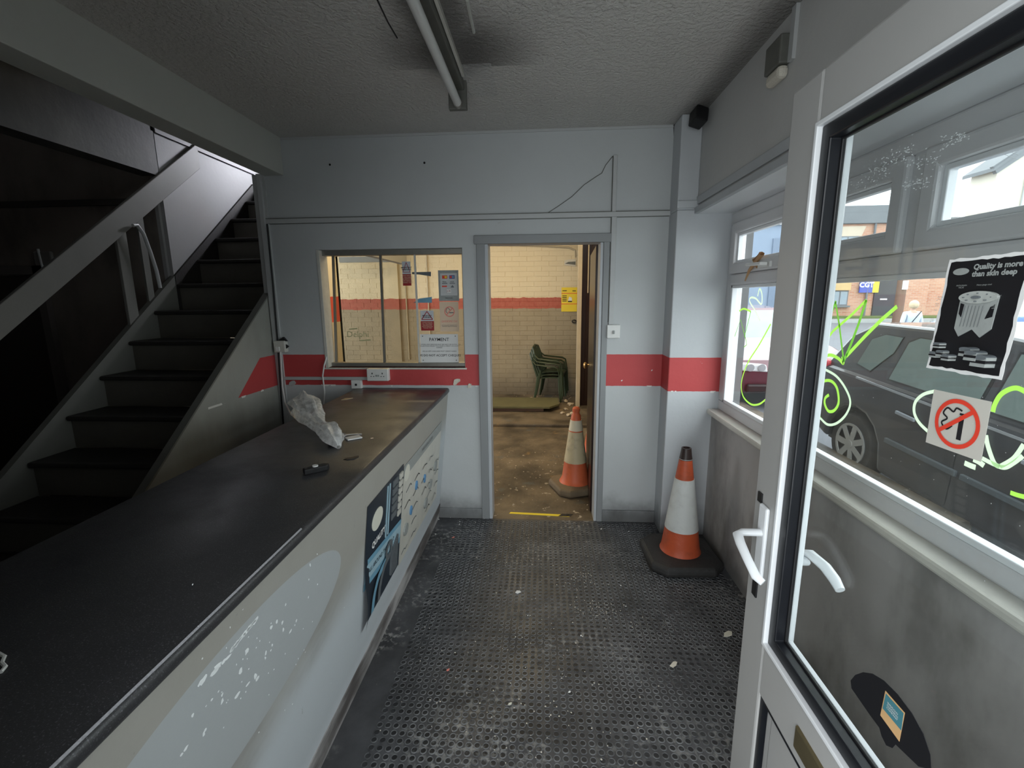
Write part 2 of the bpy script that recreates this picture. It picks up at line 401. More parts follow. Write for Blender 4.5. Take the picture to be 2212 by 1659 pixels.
def facade():
    t = T('orange_red_brick_facade'); v = t.xyz()[0]
    mp = t.nt.nodes.new('ShaderNodeMapping'); mp.inputs['Rotation'].default_value = (math.pi/2, 0, 0); t.nt.links.new(v, mp.inputs[0])
    b = t.nt.nodes.new('ShaderNodeTexBrick'); t.nt.links.new(mp.outputs[0], b.inputs[0]); b.inputs['Scale'].default_value = 1
    b.inputs['Color1'].default_value = (.42, .17, .10, 1); b.inputs['Color2'].default_value = (.52, .27, .17, 1); b.inputs['Mortar'].default_value = (.45, .36, .29, 1)
    b.inputs['Mortar Size'].default_value = .008; b.inputs['Brick Width'].default_value = .23; b.inputs['Row Height'].default_value = .075
    return t.out(t.mix(t.noise(.9, 4).ramp(.3, .7)*.4, S(t, b.outputs[0]), (.55, .38, .28)), .8)
M['facade'] = facade()
M['bluew'] = plain('blue_grey_render', (.17, .22, .29), .6, .12, 2)
M['render'] = plain('cream_render', (.62, .58, .50), .7, .05, 2)
M['slate'] = plain('grey_roof_edge', (.15, .16, .17), .6, .15, 2)
M['bdoor'] = plain('black_painted_door', (.030, .033, .042), .4, .3, 3)
M['wglass'] = plain('dull_window_panes', (.22, .27, .31), .15, .2, 2, spec=.6)
M['stone'] = plain('pale_stone_lintel', (.52, .44, .34), .7, .1, 3)
def carpaint(name, c): 
    t = T(name); t.b.inputs['Coat Weight'].default_value = 1; t.b.inputs['Coat Roughness'].default_value = .04
    return t.out(t.mix(t.noise(3, 3, True), tuple(q*.85 for q in c), c), .35)
M['car1'] = carpaint('black_grey_car_paint', (.045, .045, .052)); M['car2'] = carpaint('burgundy_car_paint', (.10, .015, .03))
M['car2b'] = carpaint('silver_car_paint', (.42, .45, .50)); M['car3'] = carpaint('blue_car_paint', (.03, .12, .42))
M['cglass'] = plain('green_tinted_car_glass', (.21, .27, .25), .06, .25, 3, spec=.8)  # green tint lightened to hold the reflection of the building
M['tyre'] = plain('tyre_rubber', (.045, .04, .036), .7, .2, 10)
M['hub'] = plain('silver_hubcap', (.50, .49, .46), .35, .08, 10, metal=.2)
M['chrome'] = plain('bright_trim', (.62, .64, .67), .2, .05, 10, metal=.5)
M['lamp'] = plain('headlamp_glass', (.70, .72, .74), .1, .1, 10)
M['tail'] = plain('tail_light_red', (.70, .04, .06), .2, .1, 10)
def pen(name, col):
    t = T(name); nt = t.nt; d = nt.nodes.new('ShaderNodeBsdfTranslucent'); d.inputs[0].default_value = (*col, 1); m2 = nt.nodes.new('ShaderNodeMixShader'); m2.inputs[0].default_value = .7
    t.b.inputs['Base Color'].default_value = (*col, 1); nt.links.new(t.b.outputs[0], m2.inputs[1]); nt.links.new(d.outputs[0], m2.inputs[2]); nt.links.new(m2.outputs[0], nt.nodes['Material Output'].inputs[0]); return t.m
M['g1'] = pen('lime_green_paint_pen', (.38, .72, .08)); M['g2'] = pen('dark_green_paint_pen', (.17, .45, .04)); M['g3'] = pen('white_green_paint_pen', (.66, .82, .55))
M['skin'] = plain('skin', (.55, .36, .27), .6, .05, 9); M['hair'] = plain('blond_hair', (.62, .50, .33), .7, .2, 30)
M['jacket'] = plain('pale_blue_jacket', (.55, .62, .70), .7, .06, 9); M['trou'] = plain('dark_trousers', (.05, .06, .09), .8, .1, 9)
M['wood'] = plain('brown_timber_pole', (.17, .10, .07), .7, .2, 9)
M['brass'] = plain('brass', (.75, .50, .22), .2, .1, 12, metal=.9)
M['peel'] = plain('bare_plaster_flake', (.62, .58, .50), .8, .12, 30, .002)
M['tube'] = plain('fluorescent_tube_unlit', (.66, .67, .65), .3, .1, 12)
M['rust'] = plain('grimy_batten_metal', (.13, .13, .115), .5, .3, 14, metal=.2)
def bagm():
    t = T('clear_plastic_bag'); nt = t.nt; t.out((.90, .91, .91), .25, t.noise(35, 4, True), .003)
    d = nt.nodes.new('ShaderNodeBsdfTranslucent'); d.inputs[0].default_value = (.85, .87, .87, 1); tr = nt.nodes.new('ShaderNodeBsdfTransparent')
    a = nt.nodes.new('ShaderNodeMixShader'); a.inputs[0].default_value = .4; nt.links.new(t.b.outputs[0], a.inputs[1]); nt.links.new(d.outputs[0], a.inputs[2])
    b = nt.nodes.new('ShaderNodeMixShader'); f = t.noise(30, 4, True).ramp(.35, .65, .15, .55); nt.links.new(f.k, b.inputs[0]); nt.links.new(a.outputs[0], b.inputs[1]); nt.links.new(tr.outputs[0], b.inputs[2])
    nt.links.new(b.outputs[0], nt.nodes['Material Output'].inputs[0]); return t.m
M['bag'] = bagm()
# ================================================================= SETTING
def struct(mb, name, mt, **k): return tag(mb.build(name, mt, **k), kind='structure')
D = 3.057; D2 = 3.165; ZC = 2.577
# floors
struct(MB().box(-1.9, 1.07, .08, D+.11, -.1, 0).box(-5, -1.9, .08, 3.22, -.1, 0), 'floor', M['rub'])
floor = bpy.data.objects['floor']
struct(MB().box(-5, 3, D2+.001, 8, -.12, -.004), 'floor_workshop', M['conc'])
# ceiling
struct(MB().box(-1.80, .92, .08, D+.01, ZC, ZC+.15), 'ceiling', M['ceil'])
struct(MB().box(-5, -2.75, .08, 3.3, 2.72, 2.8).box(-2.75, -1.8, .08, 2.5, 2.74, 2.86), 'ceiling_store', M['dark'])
struct(MB().box(-5, 3, D2, 8, 3.25, 3.35), 'ceiling_workshop', M['office'])
# back wall with hatch and doorway
HX0, HX1, HZ0, HZ1 = -1.50, -.522, 1.097, 1.885
DX0, DX1, DZ = -.375, .385, 1.925
w = MB()
w.box(-1.82, HX0, D, D2, 0, ZC+.1).box(HX0, HX1, D, D2, 0, HZ0).box(HX0, HX1, D, D2, HZ1, ZC+.1).box(HX1, DX0, D, D2, 0, ZC+.1)
w.box(DX0, DX1, D, D2, DZ, ZC+.1).box(DX1, .95, D, D2, 0, ZC+.1).box(.95, 1.17, D, D2, 0, ZC+.1)
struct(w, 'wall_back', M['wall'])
# pillar
struct(MB().box(.787, .905, 2.89, D, 2.06, ZC).box(.787, 1.17, 2.885, D, 0, 2.06), 'pillar', M['pier'], bev=.006)
# right side: upper wall, lower wall
struct(MB().box(.905, 1.22, .28, 2.9, 2.05, ZC+.1), 'wall_right_upper', M['wallR'])
struct(MB().box(1.068, 1.20, .28, 2.9, -.3, .83), 'wall_right', M['wallL'])
struct(MB().box(.905, 1.10, .28, 2.885, 2.035, 2.05), 'trim_window_soffit', M['upvcW'])
struct(MB().box(1.201, 1.24, -3, 9, -.4, .86).box(1.221, 1.24, -3, 9, 2.04, 3.6).box(1.171, 1.24, 2.9, 9, .86, 2.04).box(1.321, 1.35, -3, .27, .86, 2.04), 'wall_unseen_skin', plain('dark_grey_unseen_skin', (.13, .13, .13), .8))  # unseen outer skin, added dark so the parked car reflects less light
# near wall (behind and beside the open entrance)
nw = MB().box(-5, -.55, .08, .28, -.3, ZC+.1).box(-.55, .62, .08, .28, 2.1, ZC+.1).box(.70, 1.32, .08, .28, -.3, ZC+.1)
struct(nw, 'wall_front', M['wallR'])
struct(MB().box(-1.2, 2.6, -2.2, .08, -.25, -.02).box(1.3, 2.15, .08, 30, -.36, -.30), 'pavement', M['pave'])
# side wall of the staircase with the painted red wedge (seen left of the counter)
def strz(y): return .75 + .79*(y-1.981)
sw = MB(); ys = [.3, D+.0]
sw.prism([(.95, 0), (D, 0), (D, strz(D)), (1.035, .003)], 0, -1.885, -1.852)
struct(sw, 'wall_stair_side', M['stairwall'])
struct(MB().box(-1.885, -1.822, D-.004, D2, strz(D)-.05, 2.36).box(-1.852, -1.80, D-.012, D, .0, 2.36), 'trim_back_wall_end', M['trunk'])
# stairwell shaft and dim store at the left
struct(MB().box(-2.72, -2.694, 3.22, 3.80, 0, 4.6).box(-2.72, -2.668, 3.80, 6.0, 2.2, 4.6).box(-2.72, -1.75, 6.0, 6.05, 2.2, 4.6).box(-2.694, -2.655, 3.24, 6.0, 2.7, 4.6).box(-1.83, -1.75, 3.17, 6.0, 2.6, 4.6).prism([(3.85, 2.0), (6, 2.0), (6, 2.6), (3.85, 2.6)], 0, -1.83, -1.75).prism([(3.2, 1.38), (4.4, 2.33), (6, 2.33), (6, 2.29), (4.4, 2.29), (3.2, 1.33)], 0, -2.69, -1.83)
       .prism([(3.24, 1.73), (6, 3.9), (3.24, 3.9)], 0, -2.694, -2.666), 'wall_stairwell', M['shaft'])
struct(MB().box(-1.845, -1.75, 3.17, 3.94, 0, 2.6).box(-2.72, -1.75, 3.90, 3.94, 0, 1.95), 'wall_office', M['office'])
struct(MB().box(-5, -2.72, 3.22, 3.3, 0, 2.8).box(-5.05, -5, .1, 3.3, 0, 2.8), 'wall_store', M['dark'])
struct(MB().box(-2.72, -1.75, 3.2, 6.05, 4.6, 4.7).box(-2.75, -1.75, 2.42, 3.2, 2.86, 4.7).box(-2.75, -2.655, 3.2, 3.22, 2.7, 4.7), 'ceiling_stairwell', M['beam2'])
# beams
struct(MB().box(-1.805, -1.672, .1, D, 2.352, ZC+.05), 'beam_front', M['beam'], bev=.004)
struct(MB().box(-2.78, -2.655, .1, 3.22, 2.415, 2.75), 'beam_rear', M['beam2'])
# workshop walls; the far wall is laid brick by brick
YF = 7.22
far = struct(MB().box(-5, .66, YF+.003, YF+.15, 0, 3.3), 'wall_workshop_far', M['brick'])
struct(MB().box(.95, 1.03, D2, 6.6, 0, 3.3).box(.60, 1.0, 7.4, 7.5, 0, 3.3), 'wall_workshop_right', M['office'])
me = None
def brick_mesh():
    mb = MB().box(-.1105, .1105, 0, .020, .002, .0735); o = mb.build('brick', M['brick'], far, bev=0)
    bm = bmesh.new(); bm.from_mesh(o.data); bmesh.ops.bevel(bm, geom=bm.edges[:], offset=.003, segments=1, affect='EDGES'); bm.to_mesh(o.data); bm.free(); return o
b0 = brick_mesh(); first = True; rest = MB(); cnt = 0
for r in range(43):
    z = r*.0753
    for k in range(26):
        x = .55 - k*.2255 - (.1128 if r % 2 else 0)
        dy = random.uniform(-.0018, .0004)
        if x > -.80 and r < 33:
            if first: b = b0; first = False
            else: b = b0.copy(); COL.objects.link(b)
            b.location = (x, YF+dy, z); b.rotation_euler = (random.uniform(-.01, .01), 0, random.uniform(-.01, .01)); cnt += 1
        else: rest.box(x-.1105, min(x+.1105, .66), YF+dy, YF+.02, z+.002, z+.0735)
tag(rest.build('brickwork', M['brick'], far), kind='stuff')
# studded floor: hollow-topped studs in a square grid
def stud_into(mb, x, y, seg=12):
    pr = [(.0128, 0), (.0116, .0026), (.0099, .0026), (.0092, .0008)]
    vs = []; 
    for r, h in pr:
        for j in range(seg):
            t = 2*math.pi*j/seg; vs.append((x+r*math.cos(t), y+r*math.sin(t), h))
    fs = []; n = len(mb.v)
    mb.v += vs
    for i in range(3):
        for j in range(seg): mb.f.append((n+i*seg+j, n+i*seg+(j+1) % seg, n+(i+1)*seg+(j+1) % seg, n+(i+1)*seg+j)); mb.i.append(0)
    mb.f.append(tuple(range(n+3*seg, n+4*seg))); mb.i.append(1)
S0 = MB(); stud_into(S0, 0, 0); s0 = S0.build('stud', [M['rim'], M['stud']], floor)
rest = MB(); grid = []
for i in range(60):
    for j in range(92):
        x = -.60 + i*.0312; y = .34 + j*.0297
        if x > 1.03 or y > 3.02: continue
        if 1.3 <= y and x < .60 and .55 < y/ max(.2, abs(x)+.5): pass
        grid.append((x+random.uniform(-.0006, .0006), y+random.uniform(-.0006, .0006)))
vis = sorted([g for g in grid if g[1] > 1.26 and -.6 < g[0] < .5], key=lambda g: g[1]+.1*abs(g[0]))[:300]
vs_ = set(vis); fst = True
for x, y in grid:
    if (x, y) in vs_:
        o = s0 if fst else s0.copy()
        if not fst: COL.objects.link(o)
        fst = False; o.location = (x, y, 0)
    else: stud_into(rest, x, y)
tag(rest.build('stud_field', [M['rim'], M['stud']], floor), kind='stuff')
# doorway lining and architrave
dl = MB()
dl.box(-.428, DX0, D-.018, D, 0, 1.955).box(DX1-.0, .424, D-.018, D, 0, 1.955).box(-.442, .432, D-.024, D, 1.903, 1.957)
a = struct(dl, 'trim_doorway', M['grey'], bev=.004)
MB().box(DX0, -.352, D-.012, D2+.01, 0, 1.903).box(.366, DX1, D-.012, D2+.01, 0, 1.903).box(DX0, DX1, D-.012, D2+.01, 1.903, DZ).build('lining', M['greyL'], a, bev=.003)
struct(MB().box(-.742, -.428, D-.014, D, 0, .075), 'baseboard_left', M['skirt'], bev=.003)
struct(MB().box(.424, .787, D-.016, D, 0, .085), 'baseboard_right', M['skirt'], bev=.003)
# trunking along the back wall
tr = struct(MB().box(-1.815, .79, D-.016, D, 2.055, 2.085), 'trim_trunking', M['trunk'], bev=.003)
MB().box(.43, .455, D-.02, D, 2.085, 2.415).box(.43, .462, D-.02, D, 1.385, 2.055).build('trunking_riser', M['trunk'], tr, bev=.003)
MB().box(-1.815, .784, D-.0165, D, 2.0852, 2.088).box(-1.815, .784, D-.004, D, 2.0515, 2.0545).box(.4262, .4295, D-.010, D, 2.09, 2.41).box(.4262, .4295, D-.010, D, 1.40, 2.05).build('shadow_line', M['rust'], tr)  # thin dark strips stand in for the shadow gaps along the trunking
struct(MB().box(-1.845, -1.815, D-.030, D, 1.27, 2.36), 'trim_cable_riser', M['trunk'], bev=.003)
tr = struct(MB().box(-1.82, -1.19, D-.018, D, 1.012, 1.034), 'trim_lower_trunking', M['trunk'], bev=.003)
struct(MB().box(.782, .91, 2.872, 2.885, 2.068, 2.108), 'trim_pillar_ledge', M['pier'], bev=.002)
struct(MB().box(.893, .905, .28, 2.885, 2.086, 2.13).box(.885, .905, .28, 2.885, 2.035, 2.072), 'trim_lintel', M['greyL'], bev=.003)
struct(MB().box(-1.67, .79, D-.006, D, 2.562, ZC), 'trim_ceiling_edge', M['trunk'])
def ringbox(mb, xa, xb, y0, y1, z0, z1, t):
    a = [(y0, z0), (y1, z0), (y1, z1), (y0, z1)]; b = [(y0+t, z0+t), (y1-t, z0+t), (y1-t, z1-t), (y0+t, z1-t)]
    v = [(x, *q) for x in (xa, xb) for q in a+b]; f = []
    for i in range(4):
        j = (i+1) % 4; f += [(i, j, 4+j, 4+i), (8+i, 12+i, 12+j, 8+j), (i, 8+i, 8+j, j), (4+i, 4+j, 12+j, 12+i)]
    return mb.add(v, f)
# ================================================================= WINDOW (right)
win = thing('window_1', (1.1, 1.6, .87), None, None, kind='structure')
G = M['upvc']; x0, x1 = 1.10, 1.165
YA, YB = .32, 2.885
f = MB()
f.box(x0, x1, YA, YB, .865, .925).box(x0, x1, YA, YB, 1.965, 2.035).box(x0, x1, YB-.075, YB, .9251, 1.9649).box(x0, x1, YA, YA+.07, .9251, 1.9649)
f.build('frame', G, win, bev=.008)
MB().box(x0-.012, x1, YA, YB-.07, 1.622, 1.685).build('transom', G, win, bev=.012)
MB().box(x0-.004, x1, 1.465, 1.535, 1.68, 1.97).build('mullion', G, win, bev=.01)
def sash(ya, yb, za, zb, name='sash'):
    t = .058; o = ringbox(MB(), x0-.022, x0+.03, ya, yb, za, zb, t).build(name, G, win, bev=.009)
    b = .016
    ringbox(MB(), x0-.006, x0+.02, ya+t, yb-t, za+t, zb-t, b).build('glazing_bead', M['upvcW'], o, bev=.003)
    MB().box(x0+.018, x0+.022, ya+t, yb-t, za+t, zb-t).build('pane', M['gwin'], o)
    return o
s1 = sash(1.53, 2.815, 1.685, 1.965); s2 = sash(.38, 1.47, 1.685, 1.965)
MB().box(x0-.034, x0-.022, 2.30, 2.42, 1.696, 1.722).tube([(x0-.035, 2.32, 1.71), (x0-.06, 2.33, 1.712), (x0-.062, 2.42, 1.715), (x0-.055, 2.50, 1.718)], .008).build('handle', M['white'], s1, smooth=True)
MB().tube([(x0-.026, 2.44, 1.70), (x0-.03, 2.47, 1.74), (x0-.028, 2.40, 1.765), (x0-.03, 2.52, 1.69), (x0-.03, 2.56, 1.64)], [.006, .012, .014, .008, .004], 6).build('peeling_tape', plain('brown_tape', (.45, .27, .14), .6), s1, smooth=True)
b = .02
MB().box(x0-.002, x0+.03, YA+.07, YB-.075, .925, .925+b).box(x0-.002, x0+.03, YA+.07, YB-.075, 1.605, 1.622).box(x0-.002, x0+.03, YB-.095, YB-.075, .925, 1.622).build('glazing_bead', M['upvcW'], win, bev=.004)
lowp = MB().box(x0+.026, x0+.030, YA+.07, YB-.075, .93, 1.62).build('pane', M['gwin'], win)
struct(MB().box(1.035, 1.12, .28, 2.888, .832, .866), 'trim_window_sill', M['sill'], bev=.010)
# graffiti on the lower pane
gp = Plane((x0+.0255, 0, 0), (0, -1, 0), (0, 0, 1), lowp)
def smooth_pts(pts, n=6):
    o = []
    for i in range(len(pts)-1):
        p0 = pts[max(i-1, 0)]; p1 = pts[i]; p2 = pts[i+1]; p3 = pts[min(i+2, len(pts)-1)]
        for k in range(n):
            t = k/n; o.append(tuple(.5*((2*p1[j])+(-p0[j]+p2[j])*t+(2*p0[j]-5*p1[j]+4*p2[j]-p3[j])*t*t+(-p0[j]+3*p1[j]-3*p2[j]+p3[j])*t**3) for j in (0, 1)))
    o.append(tuple(pts[-1])); return o
def graf(pix, width, mt, curve=True):
    pts = [P(a, b, 0, x0+.0255) for a, b in pix]; pts = [(-q.y, q.z) for q in pts]
    if curve: pts = smooth_pts(pts)
    gp.strip(pts, width*1.0, 'graffiti_stroke', M[mt], h=.0004+.0003*random.random())
graf([(1587, 727), (1600, 690), (1611, 732), (1613, 745), (1607, 750)], .006, 'g2', False)
graf([(1608, 728), (1622, 673)], .006, 'g2')
graf([(1597, 672), (1607, 667), (1622, 673)], .010, 'g1')
graf([(1642, 693), (1632, 672), (1620, 652), (1622, 643), (1633, 645), (1645, 657), (1646, 635), (1641, 624), (1637, 640)], .010, 'g3')
graf([(1665, 700), (1640, 745), (1615, 785), (1602, 825), (1605, 855), (1622, 873), (1640, 873), (1655, 862)], .010, 'g1')
graf([(1578, 760), (1574, 790), (1575, 815)], .006, 'g1')
graf([(1775, 752), (1780, 730), (1792, 690), (1806, 650)], .010, 'g2', False)
graf([(1805, 652), (1813, 700), (1821, 765), (1823, 782)], .009, 'g2', False)
graf([(1771, 752), (1800, 715), (1840, 680), (1872, 648)], .011, 'g1', False)
graf([(1872, 648), (1855, 700), (1838, 745), (1823, 780)], .012, 'g2', False)
graf([(1938, 662), (1905, 690), (1870, 725), (1828, 770)], .014, 'g1', False)
graf([(1776, 771), (1795, 767), (1812, 775), (1822, 785), (1820, 770)], .013, 'g1')
graf([(1773, 800), (1772, 775)], .004, 'g2', False)
graf([(1791, 853), (1783, 860), (1782, 873), (1790, 888), (1803, 886), (1812, 868), (1808, 838), (1795, 823), (1778, 825), (1764, 845), (1761, 875), (1772, 903)], .012, 'g1')
graf([(1772, 903), (1788, 917), (1808, 914), (1828, 895), (1837, 868), (1826, 838), (1806, 812), (1780, 797)], .010, 'g3')
graf([(2020, 845), (1995, 852), (1978, 868), (1975, 890), (1985, 912), (2005, 932), (2025, 947)], .010, 'g3')
graf([(2225, 852), (2195, 838), (2165, 850), (2150, 872), (2145, 890)], .012, 'g1')
graf([(2130, 940), (2135, 965), (2148, 1000), (2160, 1008)], .012, 'g3')
graf([(2122, 990), (2148, 1003), (2170, 1010), (2190, 1000), (2210, 985)], .011, 'g3')
graf([(2212, 960), (2190, 990), (2160, 1008)], .011, 'g3')
graf([(2084, 1000), (2095, 1005), (2108, 1010)], .014, 'g3'); graf([(2103, 992), (2115, 998), (2126, 1006)], .014, 'g3')
graf([(2183, 1064), (2200, 1070), (2225, 1076)], .011, 'g1')
# ================================================================= ENTRANCE DOOR (open, right)
XD = .55; DT = .068
dr = thing('door_1', (XD+.035, .30, 0), None, None, kind='structure')
dm = M['door']; ya, yb, za, zb = .30, 1.150, .02, 2.0
gy1, gz0, gz1 = 1.035, .715, 1.895
MB().box(XD, XD+DT, gy1, yb, za, zb).box(XD, XD+DT, ya, ya+.115, za, zb).box(XD, XD+DT, ya+.115, gy1, gz1, zb).box(XD, XD+DT, ya+.115, gy1, .57, gz0).box(XD, XD+DT, ya+.115, gy1, za, .14).build('leaf_frame', dm, dr, bev=.006)
ringbox(MB(), XD-.004, XD+.010, ya+.109, gy1+.006, gz0-.006, gz1+.006, .010).build('outer_bead', M['upvcW'], dr, bev=.002)
ringbox(MB(), XD+.006, XD+.030, ya+.119, gy1-.004, gz0+.004, gz1-.004, .030).build('inner_gasket', M['black'], dr, bev=.003)
ringbox(MB(), XD+.028, XD+.036, ya+.125, gy1-.010, gz0+.010, gz1-.010, .028).build('gasket_lip', M['blk'], dr, bev=.002)
ringbox(MB(), XD+.038, XD+.054, ya+.119, gy1-.004, gz0+.004, gz1-.004, .026).build('outside_bead', M['upvcW'], dr, bev=.004)
gl = MB().box(XD+.030, XD+.034, ya+.12, gy1-.01, gz0+.01, gz1-.01).build('glass_pane', M['gdoor'], dr)
MB().box(XD+.018, XD+.05, ya+.115, 1.005, .14, .57).build('bottom_panel', dm, dr, bev=.008)
ringbox(MB(), XD+.006, XD+.02, ya+.115, gy1, .14, .57, .014).build('panel_gasket', M['black'], dr)
MB().box(XD-.006, XD+.004, .60, .87, .600, .655).build('letter_plate', plain('tarnished_brass_plate', (.22, .18, .10), .3, .2, 14, metal=.7), dr, bev=.004)
hp = MB().box(XD-.010, XD, 1.065, 1.105, .86, 1.055).build('handle_plate', M['upvcW'], dr, bev=.008)
k0 = Vector((XD-.008, 1.083, .985))
MB().tube([k0, k0+Vector((-.045, 0, 0)), k0+Vector((-.060, -.008, -.002)), k0+Vector((-.064, -.035, -.010)), k0+Vector((-.064, -.075, -.026)), k0+Vector((-.060, -.115, -.046)), k0+Vector((-.050, -.128, -.053))], [.011, .011, .012, .011, .010, .010, .008], 10, flat=.8).build('lever', M['upvcW'], hp, smooth=True)
MB().box(XD-.004, XD+.001, 1.108, 1.128, 1.05, 1.075).box(XD-.004, XD+.001, 1.09, 1.112, .80, .845).build('screw_hole', M['blk'], dr)
hq = MB().box(XD+DT, XD+DT+.010, 1.065, 1.105, .86, 1.055).build('handle_plate', M['upvcW'], dr, bev=.008)
pp = [P(a, b, 0, .665) for a, b in [(1728, 1192), (1752, 1198), (1783, 1225), (1803, 1252), (1815, 1275)]]
MB().tube([(XD+DT, 1.083, pp[0].z)]+[(.655, 1.083, pp[0].z)]+pp, [.011]*3+[.012, .0125, .012, .010], 10).build('lever', M['upvcW'], hq, smooth=True)
mb = MB(); random.seed(5)
for k in range(420):
    if random.random() < .45: t = random.random(); qx, qy = 1842+t*130+random.gauss(0, 6), 408-t*88+random.gauss(0, 13)
    else:
        cx_, cy_, sg = random.choice([(1990, 395, 14), (2010, 345, 18), (2050, 305, 14), (1965, 400, 10), (1985, 355, 12), (2075, 295, 8)]); qx, qy = random.gauss(cx_, sg), random.gauss(cy_, sg*.6)
    c = P(qx, qy, 0, XD+.0285); r = random.uniform(.0003, .0011); a = random.random()*3
    mb.add([c+Vector((0, r*2*math.cos(a+t_), r*math.sin(a+t_))) for t_ in (0, 1.4, 3, 4.8)], [(0, 1, 2, 3)])
for k in range(60):
    c = P(random.uniform(1800, 2212), random.uniform(520, 1300), 0, XD+.0285); r = random.uniform(.0003, .0009); mb.add([c+Vector((0, r*math.cos(t_), r*math.sin(t_))) for t_ in (0, 1.4, 3, 4.8)], [(0, 1, 2, 3)])
tag(mb.build('glue_residue', pen('dried_glue', (.62, .64, .64)), dr), kind='stuff')
# glass poster on the door
def corner_plane(px, x, name, label, cat, off=0):
    """px: top-left, top-right, bottom-left pixels"""
    tl, trr, bl = [P(a, b, 0, x) for a, b in px]
    th = thing(name, bl, label, cat); pl = Plane(bl, trr-tl, tl-bl, th); pl.W = (trr-tl).length; pl.H = (tl-bl).length; return th, pl
th, pl = corner_plane([(2052, 561), (2238, 541), (2001, 794)], XD+.029, 'filter_poster', 'black torn edged poster of a cut open oil filter on the entrance door glass', 'poster')
Wd, Ht = pl.W, pl.H
def ragged(w, h, n, j, ins=0):
    p = []
    for (a, b, c, d) in ((ins, ins, w-ins, ins), (w-ins, ins, w-ins, h-ins), (w-ins, h-ins, ins, h-ins), (ins, h-ins, ins, ins)):
        for i in range(n):
            t = i/n; r = 0 if i == 0 else random.uniform(-j, j); p.append((a+(c-a)*t+(r if a == c else 0), b+(d-b)*t+(r if b == d else 0)))
    return p
pl.poly(ragged(Wd, Ht, 14, .0012), 'backing_paper', M['paper'])
pl.poly(ragged(Wd, Ht, 14, .001, .0045), 'black_print', M['pblk'])
pl.ell(Wd*.20, Ht*.885, Wd*.105, Ht*.030, 'oval_emblem', M['pgrey'])
pl.text('Quality is more\nthan skin deep', Ht*.062, Wd*.36, Ht*.895, 'headline', M['pgrey'], 'LEFT', bold=.0004, sxx=1.05)
# the filter: an open cylinder drawn in greys
cx, cz, rw = Wd*.52, Ht*.66, Wd*.235
pl.poly([(cx-rw, cz), (cx+rw, cz), (cx+rw*.98, cz-Ht*.26), (cx+rw*.5, cz-Ht*.335), (cx, cz-Ht*.27), (cx-rw*.65, cz-Ht*.34), (cx-rw*.98, cz-Ht*.27)], 'filter_body', M['pgrey'])
pl.poly([(cx+rw*.55, cz-Ht*.18), (cx+rw*.9, cz-Ht*.16), (cx+rw*.9, cz-Ht*.06), (cx+rw*.7, cz-Ht*.08)], 'filter_window', M['pblk'])
pl.poly([(cx-rw*.9, cz-Ht*.05), (cx-rw*.7, cz-Ht*.06), (cx-rw*.72, cz-Ht*.17), (cx-rw*.88, cz-Ht*.14)], 'filter_window', M['pblk'])
for i in range(6): pl.strip([(cx-rw*.6+i*rw*.2, cz-Ht*.07), (cx-rw*.65+i*rw*.2, cz-Ht*.25)], Wd*.006, 'pleat', M['pgrey2'])
pl.ell(cx, cz, rw, Ht*.052, 'filter_end', M['paper'] if 0 else plain('poster_light_print', (.40, .42, .40), .5, .15, 60))
for i in range(8): pl.ell(cx+rw*.7*math.cos(i*.785), cz+Ht*.034*math.sin(i*.785), Wd*.010, Ht*.004, 'hole', M['pgrey2'], 10)
pl.ell(cx, cz, Wd*.05, Ht*.012, 'centre_hole', M['pgrey2'])
for (a, b, s_) in ((.13, .14, 1), (.24, .16, 1), (.18, .23, .9), (.35, .13, 1), (.60, .20, 1.4), (.80, .14, 1.8), (.70, .175, 1.5)):
    w_ = Wd*.050*s_; h_ = Ht*.028*s_
    pl.rect(Wd*a-w_, Wd*a+w_, Ht*b-h_, Ht*b+h_*.6, 'canister', M['pgrey']); pl.rect(Wd*a-w_, Wd*a+w_, Ht*b-h_*.4, Ht*b+h_*.1, 'canister_band', M['pblk'])
    pl.ell(Wd*a, Ht*b+h_*.6, w_, h_*.45, 'canister_end', M['pgrey2'])
for (tx, a, b) in (('ANTI-DRAIN\nVALVE', .40, .755), ('Heavy gauge steel', .68, .755), ('Pleated\nmedia', .15, .66), ('Relief\nvalve', .13, .60), ('Seal', .13, .545), ('Coil\nspring', .11, .46), ('Threaded\nend plate', .87, .665), ('Centre\ntube', .87, .585), ('Resin\npaper', .86, .48)):
    pl.text(tx, Ht*.018, Wd*a, Ht*b, 'caption', M['pgrey'])
# no-smoking sticker on the door
th, pl = corner_plane([(2018, 841), (2143, 868), (2000, 955)], XD+.029, 'no_smoking_sign', 'square cream no smoking sticker with red ring on the entrance door glass', 'sign')
W_, H_ = pl.W, pl.H; pl.rect(0, W_, 0, H_, 'sheet', plain('cream_sticker', (.52, .50, .45), .5, .03, 20)); c = (W_*.52, H_*.5); r = min(W_, H_)*.43
pl.rect(c[0]+r*.06, c[0]+r*.26, c[1]-r*.62, c[1]+r*.33, 'cigarette', M['ink'])
pl.rect(c[0]+r*.06, c[0]+r*.26, c[1]+r*.38, c[1]+r*.46, 'cigarette_tip', M['ink'])
pl.strip(smooth_pts([(c[0]+r*.16, c[1]+r*.56), (c[0]-r*.10, c[1]+r*.62), (c[0]-r*.22, c[1]+r*.45), (c[0]-r*.5, c[1]+r*.55), (c[0]-r*.66, c[1]+r*.3), (c[0]-r*.45, c[1]+r*.12), (c[0]-r*.68, c[1]-r*.1), (c[0]-r*.42, c[1]-r*.32), (c[0]-r*.18, c[1]-r*.12)]), r*.07, 'smoke', M['ink'])
pl.ring(c[0], c[1], r, r*.83, 'red_ring', M['sred'])
pl.strip([(c[0]-r*.72, c[1]-r*.45), (c[0]+r*.62, c[1]+r*.62)], r*.17, 'red_bar', M['sred'])
